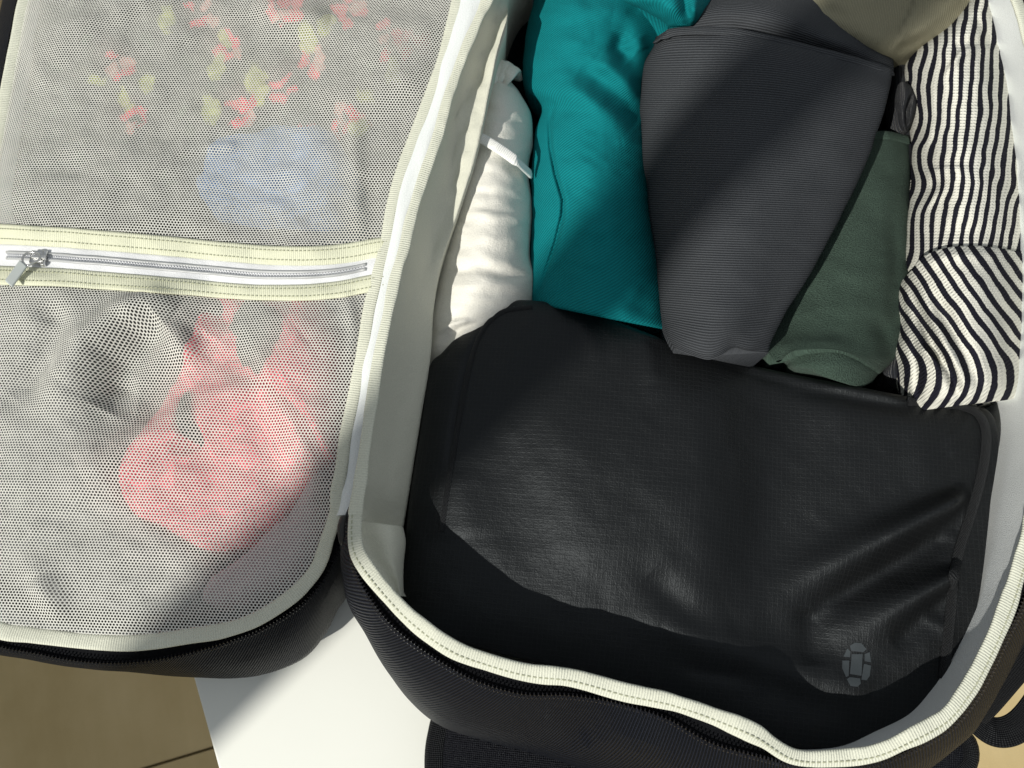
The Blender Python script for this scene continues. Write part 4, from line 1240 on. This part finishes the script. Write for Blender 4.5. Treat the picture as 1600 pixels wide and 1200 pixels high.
patch('rolled_body', [
    ([(1520, -60), (1535, -62), (1552, -55)], 0.06, 0.095, 0.06),
    ([(1516, -5), (1534, -8), (1556, 2)], 0.074, 0.108, 0.070),
    ([(1482, 38), (1525, 24), (1572, 40)], 0.074, 0.114, 0.070),
    ([(1432, 74), (1505, 62), (1588, 84)], 0.070, 0.118, 0.066),
    ([(1413, 108), (1500, 104), (1597, 118)], 0.066, 0.120, 0.066),
    ([(1416, 150), (1505, 150), (1605, 155)], 0.066, 0.121, 0.066),
    ([(1423, 205), (1512, 208), (1608, 208)], 0.066, 0.121, 0.066),
    ([(1424, 262), (1516, 265), (1614, 265)], 0.066, 0.121, 0.066),
    ([(1420, 330), (1516, 330), (1618, 330)], 0.066, 0.119, 0.066),
    ([(1417, 392), (1514, 396), (1618, 396)], 0.068, 0.116, 0.068),
    ([(1420, 420), (1510, 425), (1615, 425)], 0.068, 0.108, 0.068)], M['stripe'], sp_, nu=170, nv=100, zbot=0.0305, noise=(0.002, 40, 50), fl=SF, uvf=suv_up, edge_noise=4, seed=24)
def suv_lo(px, py):
    a = px - 1430; b = py - 400
    s_ = a * np.cos(np.radians(36)) - b * np.sin(np.radians(36))
    curl = 0.0068 * np.maximum(0, py - 545) ** 2
    wob = 4 * fbm(px / 45.0, py / 45.0, 37, 2)
    return np.stack([(s_ + curl + wob) * 0.00034 * 0.98, (a * 0.6 + b * 0.8) * 0.00034], -1)
LF = [([(1418, 440), (1440, 500), (1462, 545), (1485, 580), (1500, 620)], 10, -0.010), ([(1430, 440), (1456, 500), (1480, 545), (1505, 590)], 13, 0.007), ([(1462, 470), (1490, 520), (1510, 560), (1530, 610)], 14, -0.007),
      ([(1436, 540), (1458, 560), (1466, 570)], 6, 0.005), ([(1425, 520), (1432, 580), (1436, 632)], 7, -0.005), ([(1440, 415), (1480, 398), (1560, 395)], 10, 0.003), ([(1560, 470), (1580, 540), (1590, 600)], 14, -0.003)]
patch('folded_end', [
    ([(1426, 424), (1440, 402), (1475, 388), (1530, 384), (1612, 396)], 0.090, 0.121, 0.074),
    ([(1418, 432), (1440, 415), (1500, 408), (1614, 412)], 0.084, 0.126, 0.070),
    ([(1414, 465), (1500, 455), (1614, 455)], 0.082, 0.128, 0.068),
    ([(1416, 500), (1505, 500), (1612, 500)], 0.082, 0.128, 0.068),
    ([(1406, 550), (1505, 550), (1610, 548)], 0.080, 0.127, 0.068),
    ([(1410, 585), (1505, 592), (1605, 590)], 0.082, 0.124, 0.070),
    ([(1424, 615), (1440, 622), (1505, 618), (1565, 612), (1600, 610)], 0.086, 0.117, 0.072),
    ([(1434, 642), (1480, 636), (1525, 629), (1566, 626), (1596, 620)], 0.088, 0.106, 0.074)], M['stripe'], sp_, nu=140, nv=100, zbot=0.060, inset=0.006, noise=(0.0018, 45, 45), fl=LF, uvf=suv_lo, edge_noise=3, seed=26)

# --- dark ribbed sweater: cuff and hem showing beside the stripes
nv_ = empty('dark_ribbed_sweater', (0.22, 0.13, 0.03), 'dark ribbed knit with a curled cuff poking out between green and striped tops', 'sweater')
patch('body', [
    ([(1388, 95), (1402, 95), (1425, 100)], 0.05, 0.072, 0.05),
    ([(1386, 150), (1404, 150), (1432, 150)], 0.05, 0.078, 0.05),
    ([(1390, 210), (1408, 210), (1434, 210)], 0.05, 0.072, 0.05),
    ([(1398, 320), (1414, 320), (1436, 320)], 0.05, 0.062, 0.05),
    ([(1396, 500), (1414, 500), (1436, 500)], 0.05, 0.062, 0.05),
    ([(1378, 580), (1405, 572), (1436, 585)], 0.062, 0.074, 0.06),
    ([(1380, 592), (1408, 596), (1436, 606)], 0.062, 0.070, 0.06)], M['navy'], nv_, nu=90, nv=24, zbot=0.0305, noise=(0.001, 30, 30), uvf='grid', seed=28)
patch('curled_cuff', [
    ([(1402, 132), (1412, 127), (1424, 134)], 0.080, 0.090, 0.080),
    ([(1398, 142), (1414, 138), (1432, 146)], 0.078, 0.096, 0.080),
    ([(1397, 158), (1415, 156), (1436, 160)], 0.078, 0.098, 0.082),
    ([(1402, 178), (1416, 178), (1433, 176)], 0.078, 0.097, 0.080),
    ([(1405, 194), (1415, 196), (1425, 194)], 0.078, 0.093, 0.080),
    ([(1410, 204), (1415, 206), (1420, 203)], 0.078, 0.086, 0.080)], M['navy'], nv_, nu=60, nv=40, zbot=0.06, inset=0.004, noise=(0.001, 14, 14), fl=[([(1426, 146), (1420, 160), (1416, 175), (1417, 198)], 3.2, -0.010), ([(1431, 150), (1427, 170), (1422, 190)], 4, 0.003)], uvf='grid', seed=29)

# ------------------------------------------------------------------ things under the net
def under(name, outline, mat, label, cat, gap=0.006, amp=0.003, seed=1, k=8, zb=0.0065, sc=60, N=200, R=60, col=None, fl=(), rag=0.10):
    D0 = catmull(outline, 90, True)
    c0 = D0.mean(0); q0 = np.arange(90) * 2 * np.pi / 90
    D0 = c0 + (D0 - c0) * (1 + rag * fbm(np.cos(q0) * 2.6, np.sin(q0) * 2.6, seed, 3))[:, None]
    pts = [(x, y, 0.045) for x, y in D0]
    def zf(px, py, x, y, r):
        return net_z(x, y) - gap - 0.003 + amp * fbm(px / sc, py / sc, seed, 3) + folds(px, py, fl) - np.maximum(0, amp)
    return tag(blob(name, pts, 0.045, zf, mat, N=N, R=R, zbot=zb, k=k, inset=0.002, col=col), label, cat)

FLW = []
rs_ = np.random.RandomState(5)
PINK = (0.82, 0.05, 0.09); YEL = (0.42, 0.46, 0.12); GRN = (0.03, 0.055, 0.03); PALE = (0.62, 0.30, 0.26)
def ell(x, y, a, b, rot, c): FLW.append((x, y, a * 0.85, b * 0.85, math.radians(rot), c))
for x, y, a, b, rot in ((400, 130, 20, 36, -8), (340, 105, 14, 24, 20), (260, 30, 16, 22, 10), (480, 60, 16, 30, -10), (560, 200, 20, 16, 0), (615, 110, 14, 26, -6), (150, 125, 16, 9, 0), (195, 155, 9, 22, -20), (330, 170, 16, 26, 0), (350, 60, 12, 16, 0), (230, 130, 12, 16, 10), (510, 40, 16, 22, 20), (570, 150, 18, 10, 30)):
    ell(x, y, a, b, rot, YEL)
for x, y in ((380, 175), (310, 20), (445, 15), (545, 185), (610, 60), (485, 95), (185, 105), (445, 138), (360, 75), (505, 215), (545, 15), (640, 70), (470, 225), (210, 180)):
    n = rs_.randint(4, 7)
    for q in range(n):
        a = q * 2 * math.pi / n + rs_.rand() * 0.8
        rr = 10 + rs_.rand() * 14
        ell(x + rr * math.cos(a), y + rr * math.sin(a), 9 + rs_.rand() * 8, 6 + rs_.rand() * 6, rs_.rand() * 180, PINK if rs_.rand() < 0.75 else PALE)
for _ in range(60):
    ell(rs_.uniform(80, 660), rs_.uniform(-150, 330), rs_.uniform(6, 16), rs_.uniform(4, 9), rs_.rand() * 180, GRN)
for _ in range(14):
    x, y = rs_.uniform(100, 680), rs_.uniform(-160, -20)
    ell(x, y, 16, 24, rs_.rand() * 180, YEL if rs_.rand() < 0.4 else PINK)
def floral_col(px, py):
    c = np.zeros(px.shape + (3,)); c[:] = (0.007, 0.010, 0.009)
    wx = px + 8.0 * fbm(px / 11, py / 11, 3, 3); wy = py + 8.0 * fbm(px / 11, py / 11, 8, 3)
    for x, y, a, b, rot, cc in FLW[27 + 0:] + FLW[:0] + FLW[:27]:
        dx, dy = wx - x, wy - y
        u = (dx * math.cos(rot) + dy * math.sin(rot)) / a; v = (-dx * math.sin(rot) + dy * math.cos(rot)) / b
        mk = sm((1.15 - np.hypot(u, v)) / 0.25)[..., None]
        c = c * (1 - mk) + np.array(cc) * mk
    return c
under('floral_dress', [(48, 60), (75, -60), (200, -140), (400, -160), (620, -140), (690, -60), (672, 40), (640, 150), (600, 250), (540, 330), (400, 370), (240, 378), (100, 375), (22, 350), (30, 240)], M['floral'],
      'black dress with pink and yellow flowers folded under the upper net', 'dress', gap=0.004, amp=0.002, seed=101, N=420, R=160, col=floral_col, rag=0.02)
under('blue_denim_garment', [(330, 320), (350, 275), (410, 250), (480, 240), (545, 250), (572, 300), (565, 360), (545, 388), (440, 388), (370, 375), (340, 352)], M['denim'],
      'pale blue denim garment under the upper net just above the zip', 'clothing', gap=0.002, amp=0.001, seed=103, fl=[([(340, 300), (370, 350), (420, 380)], 8, -0.003), ([(360, 290), (400, 345)], 8, 0.001)])
under('charcoal_shirt', [(180, 450), (260, 440), (350, 455), (400, 500), (360, 580), (290, 660), (240, 750), (190, 740), (160, 640), (150, 540)], M['charcoal'],
      'charcoal jersey under the lower net left of the pink top', 'shirt', gap=0.007, amp=0.003, seed=105)
under('pink_top', [(355, 470), (450, 462), (505, 480), (528, 540), (542, 640), (536, 720), (500, 790), (430, 830), (350, 862), (290, 850), (240, 835), (215, 790), (215, 740), (250, 670), (290, 610), (320, 540)], M['pink'],
      'crumpled pink top under the lower net near the hinge', 'top', gap=0.003, amp=0.0022, seed=107, N=300, R=90,
      fl=[([(320, 640), (335, 690), (350, 710), (310, 730)], 9, -0.010), ([(440, 610), (500, 680), (530, 740)], 10, -0.009), ([(420, 500), (440, 560), (430, 620), (380, 600)], 16, -0.010), ([(450, 490), (480, 520)], 22, -0.009), ([(360, 500), (390, 540)], 14, -0.008)])
under('grey_cotton_shirt', [(-45, 470), (60, 445), (150, 460), (190, 560), (200, 680), (230, 780), (300, 880), (360, 890), (330, 950), (200, 978), (60, 965), (-10, 940), (-60, 800), (-65, 620)], M['pale'],
      'grey jersey filling the left and front of the lid under the lower net', 'shirt', gap=0.009, amp=0.002, seed=109)
under('lilac_cloth', [(400, 870), (440, 830), (500, 780), (520, 740), (520, 800), (500, 860), (460, 905), (400, 940), (340, 955), (330, 920)], M['lilac'],
      'pale lilac cloth in the front corner under the lower net', 'clothing', gap=0.008, amp=0.002, seed=111)

under('dark_grey_patch', [(392, 520), (420, 500), (460, 505), (478, 540), (470, 590), (440, 612), (405, 600), (388, 560)], M['charcoal'],  # dark grey patch laid over the pink top
      'dark grey patch over the upper part of the pink top under the net', 'clothing', gap=0.001, amp=0.0005, seed=113, rag=0.25, N=90, R=30, zb=0.05)
under('crease_dark_strip', [(322, 630), (336, 640), (346, 680), (358, 705), (345, 722), (326, 700), (318, 660)], M['charcoal'],  # crease shade on the pink top, put in as a dark strip
      'narrow dark strip standing in for the shade of a crease in the pink top under the net', 'clothing', gap=0.001, amp=0.0005, seed=115, rag=0.2, N=60, R=20, zb=0.05)
